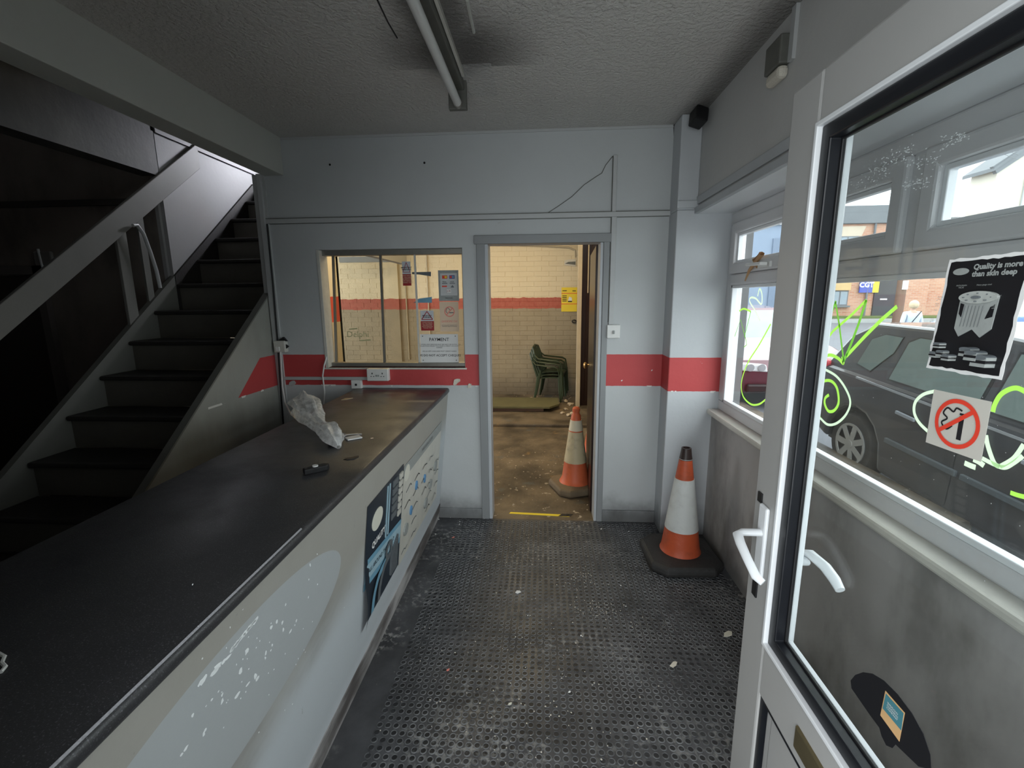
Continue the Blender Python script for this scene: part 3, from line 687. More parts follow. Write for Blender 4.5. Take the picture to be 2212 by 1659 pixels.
# black half disc sticker
th = thing('half_disc_sticker', P(1900, 1560, 0, XD+.029), 'black half round vinyl sticker low on the entrance door glass', 'sticker')
pts = [(1840, 1487), (1838, 1470), (1848, 1458), (1865, 1452), (1885, 1455), (1910, 1470), (1940, 1500), (1970, 1540), (1995, 1585), (2010, 1630), (2012, 1662), (1985, 1656), (1935, 1608), (1928, 1616), (1915, 1610), (1905, 1590), (1900, 1572), (1880, 1545)]
w3 = [P(a, b, 0, XD+.029) for a, b in pts]; MB().hexa(w3, [q+Vector((-.0006, 0, 0)) for q in w3]).build('vinyl', M['pblk'], th)
th = thing('window_cleaning_label', P(1935, 1550, 0, XD+.028), 'small teal and orange label on the black half round sticker', 'label')
for pts, mt, nm in (([(1913, 1492), (1955, 1540), (1943, 1602), (1902, 1545)], plain('orange_label', (.62, .38, .18), .5), 'border'), ([(1914, 1498), (1952, 1541), (1947, 1578), (1907, 1530)], plain('teal_label', (.06, .20, .24), .5), 'teal_field')):
    w3 = [P(a, b, 0, XD+.0283 if nm == 'border' else XD+.0278) for a, b in pts]; MB().hexa(w3, [q+Vector((-.0004, 0, 0)) for q in w3]).build(nm, mt, th)
tl, rr_ = P(1913, 1498, 0, XD+.027), P(1950, 1541, 0, XD+.027)
pq = Plane(P(1911, 1512, 0, XD+.0272), rr_-tl, (0, 0, 1), th); pq.text('WINDOW\nCLEANING\nCOMPANY', .0050, .006, 0, 'lettering', M['paper'], 'LEFT')
# ================================================================= COUNTER
CX = -.638; CB = -1.278; CT = .957
wk = MB(); pr = [(CB, CT), (CX-.012, CT), (CX-.004, CT-.004), (CX, CT-.012), (CX, CT-.024), (CX-.006, CT-.034), (CX-.014, CT-.036), (CB, CT-.036)]
wk.prism(pr, 1, .29, D-.002)
worktop_o = thing('worktop', (-.95, 1.7, CT-.036), 'long dark speckled laminate worktop on the white counter', 'worktop')
wk.build('laminate_top', M['top'], worktop_o, smooth=True)
MB().prism([(CX-.0085, CT+.0004), (CX-.0055, CT-.002), (CX-.0055, CT-.0035), (CX-.0085, CT-.001)], 1, .3, 1.10).build('worn_edge', M['topedge'], worktop_o)
ct = thing('counter', (-.95, 1.7, 0), 'tall white painted service counter with a faded oval on its front', 'counter')
zt = CT-.037
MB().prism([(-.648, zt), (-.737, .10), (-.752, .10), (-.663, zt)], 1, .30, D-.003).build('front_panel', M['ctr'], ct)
MB().prism([(-.732, .105), (-.744, 0), (-.760, 0), (-.750, .105)], 1, .30, D-.003).build('kick_board', M['kick'], ct)
MB().box(-1.27, -1.25, .30, D-.003, 0, zt).build('back_panel', M['string'], ct)
MB().box(-1.25, -.76, .30, .318, 0, zt).build('end_panel', M['string'], ct)
MB().box(-1.25, -.77, .32, D-.003, .45, .468).build('shelf', M['string'], ct)
# posters on the counter front (the panel leans)
pn = Vector((1, 0, -(.737-.648)/(.820))).normalized(); pp0 = Vector((-.648, 0, zt))
def PC(px, py, off=0.0):
    d = FW + RT*((px-1106)/F) - UP*((py-829.5)/F); t_ = ((pp0+pn*off-CAM).dot(pn))/d.dot(pn); return CAM+d*t_
def counter_sheet(name, label, y0, y1, z0, z1):
    up = Vector((0, 0, 1)); up = (up - pn*up.dot(pn)).normalized(); xat = lambda z: -.648-(zt-z)*(.089/.82)
    o = Vector((xat(z0), y0, z0)) + pn*.0015; t_ = thing(name, o, label, 'poster'); p_ = Plane(o, (0, 1, 0), up, t_); p_.n = pn
    p_.W = y1-y0; p_.H = (z1-z0)/up.z; return t_, p_
mb = MB(); random.seed(11)
def chip(px, py, w_, h_, a):
    c = PC(px, py); up = Vector((0, 0, 1)); up = (up-pn*up.dot(pn)).normalized(); pts = []
    for i in range(8):
        t = 2*math.pi*i/8; q = random.uniform(.6, 1.2); dx, dz = w_*math.cos(t)*q, h_*math.sin(t)*q
        pts.append(c+Vector((0, 1, 0))*(dx*math.cos(a)-dz*math.sin(a))+up*(dx*math.sin(a)+dz*math.cos(a)))
    mb.hexa(pts, [p+pn*.0005 for p in pts])
for k in range(15): chip(552-3.6*k, 1340+4.4*k, .011, random.uniform(.003, .0065), .1)
for px, py, w_, h_ in ((491, 1421, .012, .005), (484, 1428, .008, .004), (470, 1440, .014, .006), (464, 1450, .012, .006), (440, 1468, .012, .005), (433, 1474, .008, .004), (533, 1407, .007, .008), (520, 1450, .006, .010), (552, 1460, .006, .008), (556, 1466, .008, .005), (512, 1503, .010, .005), (536, 1477, .008, .003), (480, 1515, .004, .007), (440, 1585, .004, .006), (443, 1578, .004, .004), (670, 1220, .003, .007), (685, 1197, .002, .003), (667, 1252, .002, .003), (686, 1262, .002, .003), (666, 1290, .002, .004), (617, 1306, .003, .004), (610, 1345, .004, .005), (598, 1343, .004, .006), (586, 1355, .005, .006), (612, 1360, .004, .006), (628, 1363, .007, .004), (640, 1341, .004, .004), (637, 1350, .003, .003), (655, 1358, .002, .002), (588, 1393, .003, .004), (574, 1411, .003, .006), (573, 1421, .003, .005), (480, 1500, .003, .004), (457, 1512, .004, .003), (402, 1615, .006, .004), (392, 1630, .004, .003), (585, 1405, .003, .003), (616, 1412, .002, .002), (416, 1545, .003, .004)): chip(px, py, w_, h_, random.uniform(-.3, .5))
for k in range(40): chip(random.gauss(560, 70), random.gauss(1430, 70), random.uniform(.0010, .0025), random.uniform(.001, .0025), 0)
tag(mb.build('bare_paint_chips', plain('bare_white_undercoat', (.80, .83, .83), .5), ct), kind='stuff')
th, pl = counter_sheet('brand_poster', 'dark blue poster with a cream oval and curled left edge on the counter front', 1.58, 2.05, .252, .785)
W_, H_ = pl.W, pl.H
# sheet curls away from the panel at its near edge
mb = MB(); nu, nv = 8, 10; vs = []
for i in range(nu+1):
    for j in range(nv+1):
        u = i/nu; v = j/nv; lift = .022*max(0, 1-u*6)**1.5*max(0, .75-v)*(1+.5*math.sin(v*9)); lean = -.018*(1-v)*(1-u)
        vs.append(pl.w(u*W_+.004*math.sin(v*8)*(1-u)**4, v*H_, .001+lift))
mb.add(vs, [(i*(nv+1)+j, (i+1)*(nv+1)+j, (i+1)*(nv+1)+j+1, i*(nv+1)+j+1) for i in range(nu) for j in range(nv)])
mb.build('sheet', M['navy'], th, smooth=True)
pl.k = .0022
def band(y_of, w_, name, mt):
    pl.strip([(u*W_, y_of(u)*H_) for u in [i/10 for i in range(11)]], w_, name, mt)
band(lambda u: .45-.10*u, H_*.23, 'blue_band', M['pblue']); band(lambda u: .455-.10*u, H_*.13, 'pale_band', M['pblue2'])
pl.ell(W_*.26, H_*.80, W_*.13, H_*.085, 'oval_emblem', M['cream2'])
pl.text('QUALITY', H_*.070, W_*.14, H_*.60, 'headline', M['paper'], 'LEFT', bold=.0015)
pl.text('ALL AROUND THE WORLD', H_*.055, W_*.08, H_*.43, 'slogan', M['navy'], 'LEFT', rot=-.10, sxx=.9)
for u in (.50, .56): pl.rect(W_*u, W_*(u+.02), H_*.52, H_*.97, 'pale_line', M['pblue2'])
for i in range(5): pl.rect(W_*.66, W_*.80, H_*(.60+i*.075), H_*(.655+i*.075), 'dark_square', M['pgrey2'])
for i in range(6): pl.rect(W_*.86, W_*.95, H_*(.55+i*.070), H_*(.60+i*.070), 'pale_square', M['plite'])
for k_ in (0, 1): pl.strip(smooth_pts([(W_*(.20+.16*k_), H_*.03), (W_*(.23+.15*k_), H_*.16), (W_*(.34+.14*k_), H_*.27), (W_*(.52+.10*k_), H_*.31)]), W_*.07, 'pipe_picture', M['pgrey2' if k_ else 'pblue'])
pl.ring(W_*.60, H_*.36, W_*.10, W_*.05, 'pipe_ring', M['pgrey2'])
for i in range(9): pl.rect(W_*(.70+.02*i), W_*(.71+.02*i), H_*.06, H_*(.30+.01*i), 'caption_line', M['pgrey2'])
th, pl = counter_sheet('chart_poster', 'faded cream wall chart with small parts drawings beside the dark poster on the counter', 2.06, 2.90, .235, .765)
W_, H_ = pl.W, pl.H
pl.rect(0, W_, 0, H_, 'sheet', M['plite']); pl.rect(0, W_, H_*.88, H_, 'header_strip', M['pgrey']); pl.ell(W_*.07, H_*.90, W_*.055, H_*.08, 'oval_emblem', M['cream2'])
pl.text('PARTS BY LETTER', H_*.06, W_*.55, H_*.915, 'header_lettering', M['pgrey2'])
for i in range(5):
    for j in range(5):
        if random.random() < .75:
            a, b = W_*(.06+.19*i+random.uniform(-.02, .03)), H_*(.08+.155*j)
            pl.strip([(a, b), (a+W_*.05, b+.01), (a+W_*.09, b+H_*random.uniform(-.02, .05)), (a+W_*.12, b)], H_*.010, 'drawing_line', M['pgrey2'] if random.random() < .6 else M['ink'])
for a, b in ((.30, .62), (.20, .42), (.52, .55)): pl.ell(W_*a, H_*b, W_*.018, H_*.05, 'blue_part_picture', plain('chart_blue', (.10, .25, .45), .5) if a == .30 else bpy.data.materials['chart_blue'], 12)
for a, b in ((.10, .30), (.72, .35), (.85, .50), (.6, .2)): pl.ell(W_*a, H_*b, W_*.04, H_*.06, 'grey_part_picture', M['pgrey'], 14)
# ================================================================= STAIRCASE
st = thing('staircase', (-2.25, 1.4, 0), 'steep dark treaded painted staircase rising behind the counter', 'staircase')
xs0, xs1 = -2.65, -1.886
ny = lambda k: 2.072+.231*(k-4)
def tread_o(k):
    y = ny(k); z = .187*k
    MB().box(xs0, xs1, y, y+.255, z-.028, z).build('tread', M['tread'], st, bev=.010)
    MB().box(xs0, xs1, y+.030, y+.045, z-.187, z-.028).build('riser', M['riser'], st)
for k in range(1, 14): tread_o(k)
MB().box(xs0, xs1, ny(14), 5.98, .187*14-.03, .187*14).build('landing', M['tread'], st)
MB().box(xs0, xs1, ny(14)+.03, ny(14)+.045, .187*13, .187*14-.03).build('riser', M['riser'], st)
lo = ny(1)-.1
s_ = lambda y, o: .187*(4+(y-2.072)/.231)+o
MB().prism([(lo, 0), (lo, s_(lo, .055)), (3.23, s_(3.23, .055)), (3.23, s_(3.23, -.28)), (1.75, s_(1.75, -.28) if s_(1.75, -.28) > 0 else 0)], 0, -2.69, -2.651).build('wall_string', M['string'], st)
MB().prism([(3.23, s_(3.23, .055)), (4.30, s_(4.30, .055)), (4.38, s_(4.30, .045)), (4.5, s_(4.30, .0)), (4.5, s_(4.3, -.2)), (3.23, s_(3.23, -.28))], 0, -2.664, -2.648).build('upper_string', M['tread'], st)
MB().prism([(1.05, strz(1.05)-.0), (D, strz(D)), (D, strz(D)+.012), (1.05, strz(1.05)+.012)], 0, -1.890, -1.848).build('string_cap', M['string'], st)
# handrail
hr = thing('handrail', (-2.66, 2.1, 1.4), 'broad grey board handrail sloping up beside the stairs', 'handrail')
r1 = P(0, 658, 0, -2.64); r2 = P(0, 737, 0, -2.64); r3 = P(193, 500, 0, -2.64); r4 = P(253, 519, 0, -2.64)
def zr(y, hi): 
    a, b = (r1, r3) if hi else (r2, r4); return a.z+(b.z-a.z)/(b.y-a.y)*(y-a.y)
MB().prism([(1.3, zr(1.3, 0)), (3.62, zr(3.62, 0)), (3.62, zr(3.62, 1)), (1.3, zr(1.3, 1))], 0, -2.665, -2.64).build('board', M['rail'], hr, bev=.004)
for yy, w_ in ((2.86, .075),):
    MB().box(-2.685, -2.665, yy-w_/2, yy+w_/2, s_(yy, -.2), zr(yy, 0)+.1).build('baluster', M['rail'], hr, bev=.003)
MB().box(-2.685, -2.67, 3.0, 3.05, s_(3.04, .03), zr(3.04, 0)+.05).build('batten', M['string'], hr)
MB().box(-2.69, -2.67, 1.35, 1.42, .0, zr(1.38, 1)).build('newel_post', M['rail'], hr)
hs = [P(a, b, 0, -2.62) for a, b in [(287, 487), (296, 486), (310, 505), (325, 545), (338, 585), (346, 622)]]
tag(MB().tube(hs, .011, 8).build('hose', M['trunk'], smooth=True), 'short pale hose hanging over the handrail on the stairs', 'hose')
# dim store: door recess, pipe and shelf
dd = thing('store_door', (-3.9, 3.2, 0), 'dark brown panelled door in the dim store behind the stairs', 'door')
a = P(20, 700, 1, 3.2).x; b = P(100, 700, 1, 3.2).x
MB().box(a-.35, b, 3.185, 3.218, 0, 1.75).build('leaf', plain('very_dark_brown', (.03, .022, .02), .5), dd, bev=.004)
MB().box(a-.42, a-.35, 3.175, 3.218, 0, 1.82).box(b, b+.06, 3.175, 3.218, 0, 1.82).box(a-.42, b+.06, 3.175, 3.218, 1.76, 1.82).build('architrave', plain('store_architrave', (.10, .085, .08), .5), dd)
q = P(100, 440, 1, 3.2).z
tag(MB().box(-4.9, -2.75, 3.19, 3.218, q-.02, q+.02).build('picture_rail', plain('dark_rail', (.05, .045, .04), .6)), 'dark horizontal rail high on the dim store wall', 'rail')
q1 = P(52, 535, 1, 3.1)
tag(MB().tube([(q1.x, 3.19, q1.z), (q1.x+.02, 3.19, q1.z-.30)], .008).build('cable', M['trunk'], smooth=True), 'short pale cable end hanging on the dim store wall', 'cable')
q1 = P(88, 558, 1, 3.18)
tag(MB().box(q1.x-.07, q1.x+.07, 3.19, 3.216, q1.z-.05, q1.z+.05).build('wall_patch', plain('store_patch', (.17, .16, .15), .7), bev=.01), 'small grey plate on the dim store wall above the handrail', 'plate')
# ================================================================= HATCH
h = thing('window_2', (-1.0, D+.06, HZ0), None, None, kind='structure')
MB().box(HX0, HX1, D+.045, D+.10, HZ0, HZ0+.028).build('bottom_track', M['alu'], h, bev=.003)
MB().box(HX0, HX1, D+.035, D+.10, HZ1-.035, HZ1).build('top_track', M['alu'], h, bev=.003)
MB().box(HX0, HX0+.022, D-.004, D2, HZ0, HZ1).build('jamb', M['dirtyw'], h, bev=.003)
MB().box(HX1-.010, HX1, D+.03, D2, HZ0, HZ1).build('jamb', M['alu'], h, bev=.002)
MB().box(HX0-.01, HX1+.01, D-.006, D+.045, HZ0-.012, HZ0).build('ledge', M['dirtyw'], h, bev=.003)
zz0, zz1 = HZ0+.028, HZ1-.035
p1 = MB().add([(-1.465, D+.085, zz0-.02), (-1.425, D+.085, zz1), (-1.10, D+.085, zz1), (-1.112, D+.085, zz0)], [(0, 1, 2, 3)]).build('pane', M['gold'], h)
MB().beam((-1.462, D+.088, zz0-.02), (-1.425, D+.088, zz1+.01), .016, .014, (0, 1, 0)).build('edge_rail', M['alu'], p1)
MB().beam((-1.108, D+.080, zz0), (-1.093, D+.080, zz1), .016, .014, (0, 1, 0)).build('edge_rail', M['alu'], p1)
p2 = MB().add([(-1.10, D+.078, zz0), (-1.09, D+.078, zz1), (-.855, D+.078, zz1), (-.855, D+.078, zz0)], [(0, 1, 2, 3)]).build('pane', M['gold'], h)
p3 = MB().add([(-.86, D+.064, zz0), (-.86, D+.064, zz1), (HX1-.01, D+.064, zz1), (HX1-.01, D+.064, zz0)], [(0, 1, 2, 3)]).build('pane', M['ghatch'], h)
MB().beam((-.853, D+.060, zz0-.01), (-.853, D+.060, zz1+.02), .012, .012, (0, 1, 0)).build('edge_rail', M['dirtyw'], p3)
pl = Plane((0, D+.084, 0), (1, 0, 0), (0, 0, 1), p1); pl.n = Vector((0, -1, 0))
cpt = P(773, 722, 1, D+.084); t_ = pl.text('Delphi', .060, cpt.x, cpt.z-.02, 'faint_lettering', plain('faint_green_lettering', (.50, .50, .27), .6)); 
pl.strip([(cpt.x-.06, cpt.z+.035), (cpt.x+.0, cpt.z+.04)], .008, 'faint_stroke', bpy.data.materials['faint_green_lettering']); pl.strip([(cpt.x+.01, cpt.z-.045), (cpt.x+.09, cpt.z-.04)], .008, 'faint_stroke', bpy.data.materials['faint_green_lettering'])
# notices stuck on the hatch glass
YG = D+.062
def notice(name, label, cat, px0, py0, px1, py1, y=YG):
    a = P(px0, py0, 1, y); b = P(px1, py1, 1, y); o = Vector((a.x, y, b.z)); t_ = thing(name, o, label, cat); p_ = Plane(o, (1, 0, 0), (0, 0, 1), t_); p_.n = Vector((0, -1, 0)); p_.W = b.x-a.x; p_.H = a.z-b.z; return t_, p_
th, pl = notice('payment_notice', 'white laminated payment notice at the lower right of the hatch glass', 'notice', 907, 722, 991, 783)
W_, H_ = pl.W, pl.H; pl.rect(0, W_, 0, H_, 'sheet', M['paper'])
pl.text('PAYMENT', H_*.16, W_*.5, H_*.76, 'heading', M['ink'], bold=.0003)
pl.text('ALL WORK AND SERVICES MUST BE PAID FOR IN FULL ON\nCOLLECTION UNLESS YOU HAVE A CREDIT ACCOUNT\nAGREED', H_*.058, W_*.5, H_*.62, 'small_print', M['ink'])
pl.text('WE ACCEPT CASH AND MOST CREDIT CARDS', H_*.058, W_*.5, H_*.38, 'small_print', M['ink'])
pl.text('WE DO NOT ACCEPT CHEQUES', H_*.105, W_*.5, H_*.22, 'bottom_line', M['ink'], bold=.0002)
for a, b in ((.06, .08), (.93, .93), (.94, .08), (.07, .93)): pl.ell(W_*a, H_*b, W_*.014, H_*.02, 'rusty_pin_mark', M['rust'], 8)
th, pl = notice('card_notice', 'grey framed card payment sticker at the upper right of the hatch glass', 'notice', 946, 584, 992, 650)
W_, H_ = pl.W, pl.H; pl.rect(0, W_, 0, H_, 'sheet', M['pgrey']); pl.rect(W_*.1, W_*.92, H_*.18, H_*.9, 'white_field', plain('pale_field', (.52, .53, .53), .5))
for a, b, c_ in ((.32, .78, (.62, .12, .05)), (.68, .78, (.10, .06, .25))):
    pl.rect(W_*(a-.13), W_*(a+.13), H_*(b-.055), H_*(b+.055), 'card_mark', plain('card_mark_%d' % int(a*100), c_, .5)); pl.ell(W_*(a-.05), H_*b, W_*.06, H_*.035, 'mark_disc', M['sred'], 14); pl.ell(W_*(a+.05), H_*b, W_*.06, H_*.035, 'mark_disc', M['yel'] if a < .5 else M['pblue'], 14)
for a in (.30, .68): pl.text('VISA', H_*.07, W_*a, H_*.60, 'card_lettering', M['navy']); pl.rect(W_*(a-.12), W_*(a+.14), H_*.565, H_*.58, 'card_line', M['navy'])
pl.rect(W_*.18, W_*.42, H_*.46, H_*.50, 'card_line', M['sred']); pl.poly([(W_*.60, H_*.44), (W_*.78, H_*.44), (W_*.69, H_*.52)], 'card_mark', M['pgrey2'])
pl.rect(W_*.40, W_*.60, H_*.27, H_*.38, 'card_mark', M['paper']); pl.text('JCB', H_*.08, W_*.5, H_*.30, 'card_lettering', M['dred'])
pl.text('WELCOME', H_*.05, W_*.5, H_*.08, 'footer', M['ink'])
th, pl = notice('no_smoking_notice', 'faded pink back of a no smoking notice above the payment notice', 'notice', 949, 652, 992, 716)
W_, H_ = pl.W, pl.H; pl.rect(0, W_, 0, H_, 'sheet', M['backpaper'])
pl.rect(W_*.50, W_*.78, H_*.62, H_*.65, 'cigarette', M['pgrey2']); pl.strip(smooth_pts([(W_*.55, H_*.72), (W_*.42, H_*.80), (W_*.34, H_*.68), (W_*.45, H_*.60)]), W_*.03, 'smoke', M['pgrey2'])
pl.ring(W_*.52, H_*.67, W_*.27, W_*.22, 'faded_ring', M['pink']); pl.strip([(W_*.34, H_*.55), (W_*.70, H_*.80)], W_*.05, 'faded_bar', M['pink'])
pl.text('NO SMOKING', H_*.10, W_*.5, H_*.31, 'heading', M['pink'], mirror=True, sxx=.85); pl.text('IT IS AGAINST THE LAW TO\nSMOKE IN THESE PREMISES', H_*.042, W_*.5, H_*.20, 'small_print', M['pgrey2'], mirror=True)
def warn(px, label):
    th, pl = notice('warning_notice', label, 'notice', *px); W_, H_ = pl.W, pl.H
    pl.rect(0, W_, 0, H_*.48, 'red_field', M['dred']); pl.rect(0, W_, H_*.48, H_, 'white_field', plain('notice_white', (.55, .57, .60), .5) if 'notice_white' not in bpy.data.materials else bpy.data.materials['notice_white'])
    t0 = [(W_*.08, H_*.56), (W_*.92, H_*.56), (W_*.5, H_*.96)]
    for i in range(3): pl.strip([t0[i], t0[(i+1) % 3]], W_*.06, 'red_triangle', M['dred'])
    pl.text('IMPORTANT\nWARNING', H_*.085, W_*.5, H_*.72, 'lettering', M['ink'], bold=.0003)
    pl.text('PLEASE ENSURE\nALL VALUABLES\nARE REMOVED\nFROM VEHICLES\nTHANK YOU', H_*.075, W_*.5, H_*.39, 'white_lettering', M['backpaper'])
warn((868, 565, 889, 617), 'small warning notice with red triangle on the middle hatch pane'); warn((908, 671, 938, 714), 'warning notice with red triangle directly above the payment notice')
for px, lab, mt in (([(890, 588), (931, 587), (931, 597), (905, 593), (890, 592)], 'torn black strip of a sticker on the hatch glass near the card sticker', 'pgrey2'), ([(893, 655), (905, 645), (928, 642), (933, 641), (933, 654), (894, 654)], 'torn blue remnant of a sticker left of the no smoking notice', 'pblue')):
    w3 = [P(a, b, 1, YG-.001) for a, b in px]; tag(MB().hexa(w3, [q+Vector((0, -.0008, 0)) for q in w3]).build('sticker_remnant', M[mt]), lab, 'sticker')
# ================================================================= ELECTRICS ON THE BACK WALL
def part(mb, n, mt, p, **k): return mb.build(n, mt, p, **k)
a = P(820, 808, 1, D)
t_ = thing('double_socket', (a.x, D, a.z), 'white surface double socket under the hatch sill', 'socket')
part(MB().box(a.x-.075, a.x+.075, D-.045, D, a.z-.042, a.z+.042), 'box', M['white'], t_, bev=.006)
for s in (-1, 1): part(MB().box(a.x+s*.035-.003, a.x+s*.035+.003, D-.047, D-.044, a.z+.006, a.z+.016).box(a.x+s*.035-.012, a.x+s*.035-.006, D-.047, D-.044, a.z-.012, a.z-.007).box(a.x+s*.035+.006, a.x+s*.035+.012, D-.047, D-.044, a.z-.012, a.z-.007), 'pin_holes', M['ink'], t_)
part(MB().box(a.x-.012, a.x-.002, D-.048, D-.044, a.z-.010, a.z+.002).box(a.x+.002, a.x+.012, D-.048, D-.044, a.z-.010, a.z+.002), 'switches', M['pgrey'], t_)
a = P(773, 829, 1, D)
t_ = thing('phone_socket', (a.x, D, a.z), 'small white phone socket below the double socket', 'socket')
part(MB().box(a.x-.036, a.x+.036, D-.03, D, a.z-.03, a.z+.03), 'box', M['white'], t_, bev=.004); part(MB().box(a.x-.008, a.x+.006, D-.032, D-.029, a.z-.008, a.z+.006), 'port', M['ink'], t_)
a = P(612, 746, 1, D)
t_ = thing('cable_junction', (a.x, D, a.z), 'cracked white junction box on the left edge of the back wall', 'junction box')
part(MB().box(a.x-.045, a.x+.035, D-.045, D, a.z-.045, a.z+.035), 'box', M['dirtyw'], t_, bev=.005)
part(MB().box(a.x-.03, a.x+.0, D-.052, D-.044, a.z-.035, a.z-.005), 'lid', M['white'], t_, bev=.003)
part(MB().prism([(a.x-.02, a.z+.035), (a.x+.02, a.z+.06), (a.x+.045, a.z+.03)], 1, D-.03, D-.012).prism([(a.x+.035, a.z+.01), (a.x+.055, a.z-.005), (a.x+.035, a.z-.02)], 1, D-.03, D-.02), 'broken_flap', M['blk'], t_)
def cable(name, label, pix, y, r=.005, mt='white', zs=None):
    pts = [P(a, b, 1, yy) for (a, b), yy in zip(pix, y)]; return tag(MB().tube(pts, r, 8).build(name, M[mt], smooth=True), label, 'cable')
cable('white_cable', 'white cable from the junction box down to the bag on the counter', [(606, 760), (608, 800), (610, 835), (616, 870), (626, 890), (640, 908), (652, 920)], [D-.05, D-.05, D-.06, D-.12, D-.3, D-.6, D-.84])
cable('hanging_cable', 'white cable hanging out of the hatch at its left jamb', [(704, 740), (706, 770), (700, 790), (697, 812), (701, 845), (701, 862), (699, 880)], [D+.02, D+.0, D-.02, D-.02, D-.02, D-.02, D-.02])
cable('black_cable', 'thin black cable running down the left edge of the back wall', [(577, 484), (590, 620), (600, 740), (607, 850), (613, 930)], [D-.032, D-.032, D-.032, D-.02, D-.02], .006, 'blk')
cable('slack_wire', 'thin dark wire sagging from the trunking on the back wall', [(1180, 462), (1205, 446), (1235, 425), (1262, 399), (1290, 380), (1300, 374), (1308, 357), (1323, 338)], [D-.004]*8, .0022, 'rust')
a = P(1324, 716, 1, D)
t_ = thing('light_switch', (a.x, D, a.z), 'white light switch right of the inner doorway', 'switch')
part(MB().box(a.x-.042, a.x+.042, D-.03, D, a.z-.042, a.z+.045), 'plate', M['white'], t_, bev=.004); part(MB().box(a.x-.006, a.x+.006, D-.042, D-.03, a.z-.014, a.z+.008), 'rocker', M['pgrey'], t_, bev=.002)
def flake(px, py, ax, v, r, label, mt='peel', n=9, nrm=(0, -1, 0), cat='flake', group=None, name='plaster_flake', squash=.6, th=.006):
    c = P(px, py, ax, v); N = Vector(nrm); u = N.orthogonal().normalized(); w_ = N.cross(u)
    a = random.random()*6; pts = []
    for i in range(n):
        t = 2*math.pi*i/n; q = r*random.uniform(.6, 1.15); pts.append(c + (u*math.cos(t+a) + w_*math.sin(t+a)*squash)*q)
    return tag(MB().hexa(pts, [q+N*th*random.uniform(.6, 1.3) for q in pts]).build(name, M[mt]), label, cat, group)
flake(985, 825, 1, D, .035, 'crumpled strip of torn wallpaper above the far end of the worktop', n=11)
flake(1014, 833, 1, D, .022, 'bare plaster chip in the red band beside the inner doorway')
flake(632, 828, 1, D, .035, 'torn paper patch on the red band under the lower trunking', 'trunk')
for px, py, lw in ((1408, 800, 'in the middle'), (1343, 822, 'near the lower edge')): flake(px, py, 1, D-.0, .007, 'tiny white chip %s of the red band right of the inner doorway' % lw, 'paper', th=.002)
# small holes in the wall
for px, py, lw in ((713, 356, 'above the hatch'), (917, 352, 'above the gap between hatch and doorway')): 
    c = P(px, py, 1, D); tag(MB().lathe([(.007, -.003), (.004, -.0031)], (c.x, D, c.z), 10, 1).build('wall_plug', M['blk']), 'dark drill hole high on the back wall ' + lw, 'hole')
# dark gap at the top of the pillar
c = P(1457, 282, 1, D-.01); tag(MB().prism([(c.x-.008, c.z+.06), (c.x+.016, c.z+.05), (c.x+.012, c.z-.03), (c.x+.002, c.z-.06)], 1, D-.006, D-.001).build('wall_crack', M['blk']), 'dark crack at the top of the pillar corner', 'crack')
# fluorescent batten
t_ = thing('tube_light', (-.40, 1.4, ZC), 'unlit fluorescent batten with one bare white tube on the ceiling', 'ceiling light')
part(MB().box(-.42, -.375, .45, 2.40, ZC-.045, ZC), 'batten', M['rust'], t_, bev=.004)
part(MB().box(-.372, -.36, .45, 2.30, ZC-.02, ZC), 'cover_edge', M['dirtyw'], t_)
part(MB().box(-.452, -.365, 2.375, 2.405, ZC-.125, ZC), 'lamp_holder', M['rust'], t_, bev=.003)
part(MB().tube([(-.405, .5, ZC-.105), (-.405, 2.375, ZC-.105)], .019, 16), 'tube', M['tube'], t_, smooth=True)
part(MB().lathe([(.021, 2.352), (.021, 2.376)], (-.405, 0, ZC-.105), 16, 1), 'tube_cap', M['alu'], t_)
for pts, lab in (([(815, 0), (838, 48), (858, 82)], 'hairline crack in the ceiling left of the tube light'), ([(1009, 0), (1016, 35), (1024, 70)], 'pale plaster line in the ceiling right of the tube light')):
    w3 = [P(a, b, 2, ZC-.001) for a, b in pts]; dark = 'left' in lab
    tag(MB().tube(w3, .003 if dark else .006, 5).build('ceiling_crack', M['blk' if dark else 'beam']), lab, 'crack')
# detector in the corner, old box by the ceiling
c = Vector((.845, 2.80, 2.52))
t_ = local_thing('corner_camera', c, 'small black security sensor in the ceiling corner by the pillar', 'sensor')
MB().box(-.036, .036, -.05, .03, -.042, .042).build('body', M['blk'], t_, bev=.008); MB().tube([(0, .02, .0), (.045, .05, .03)], .012).build('bracket', M['blk'], t_, smooth=True)
t_.rotation_euler = (math.radians(-18), math.radians(14), math.radians(12))
t_ = thing('old_socket_box', (.905, 2.0, 2.46), 'grimy disused socket box high on the upper window wall', 'socket')
part(MB().box(.862, .905, 1.93, 2.05, 2.40, 2.50), 'box', M['rust'], t_, bev=.006); part(MB().box(.866, .905, 1.935, 2.045, 2.355, 2.40), 'plaster_lump', M['peel'], t_, bev=.015); part(MB().box(.892, .905, 1.90, 1.93, 2.40, ZC), 'conduit', M['trunk'], t_)
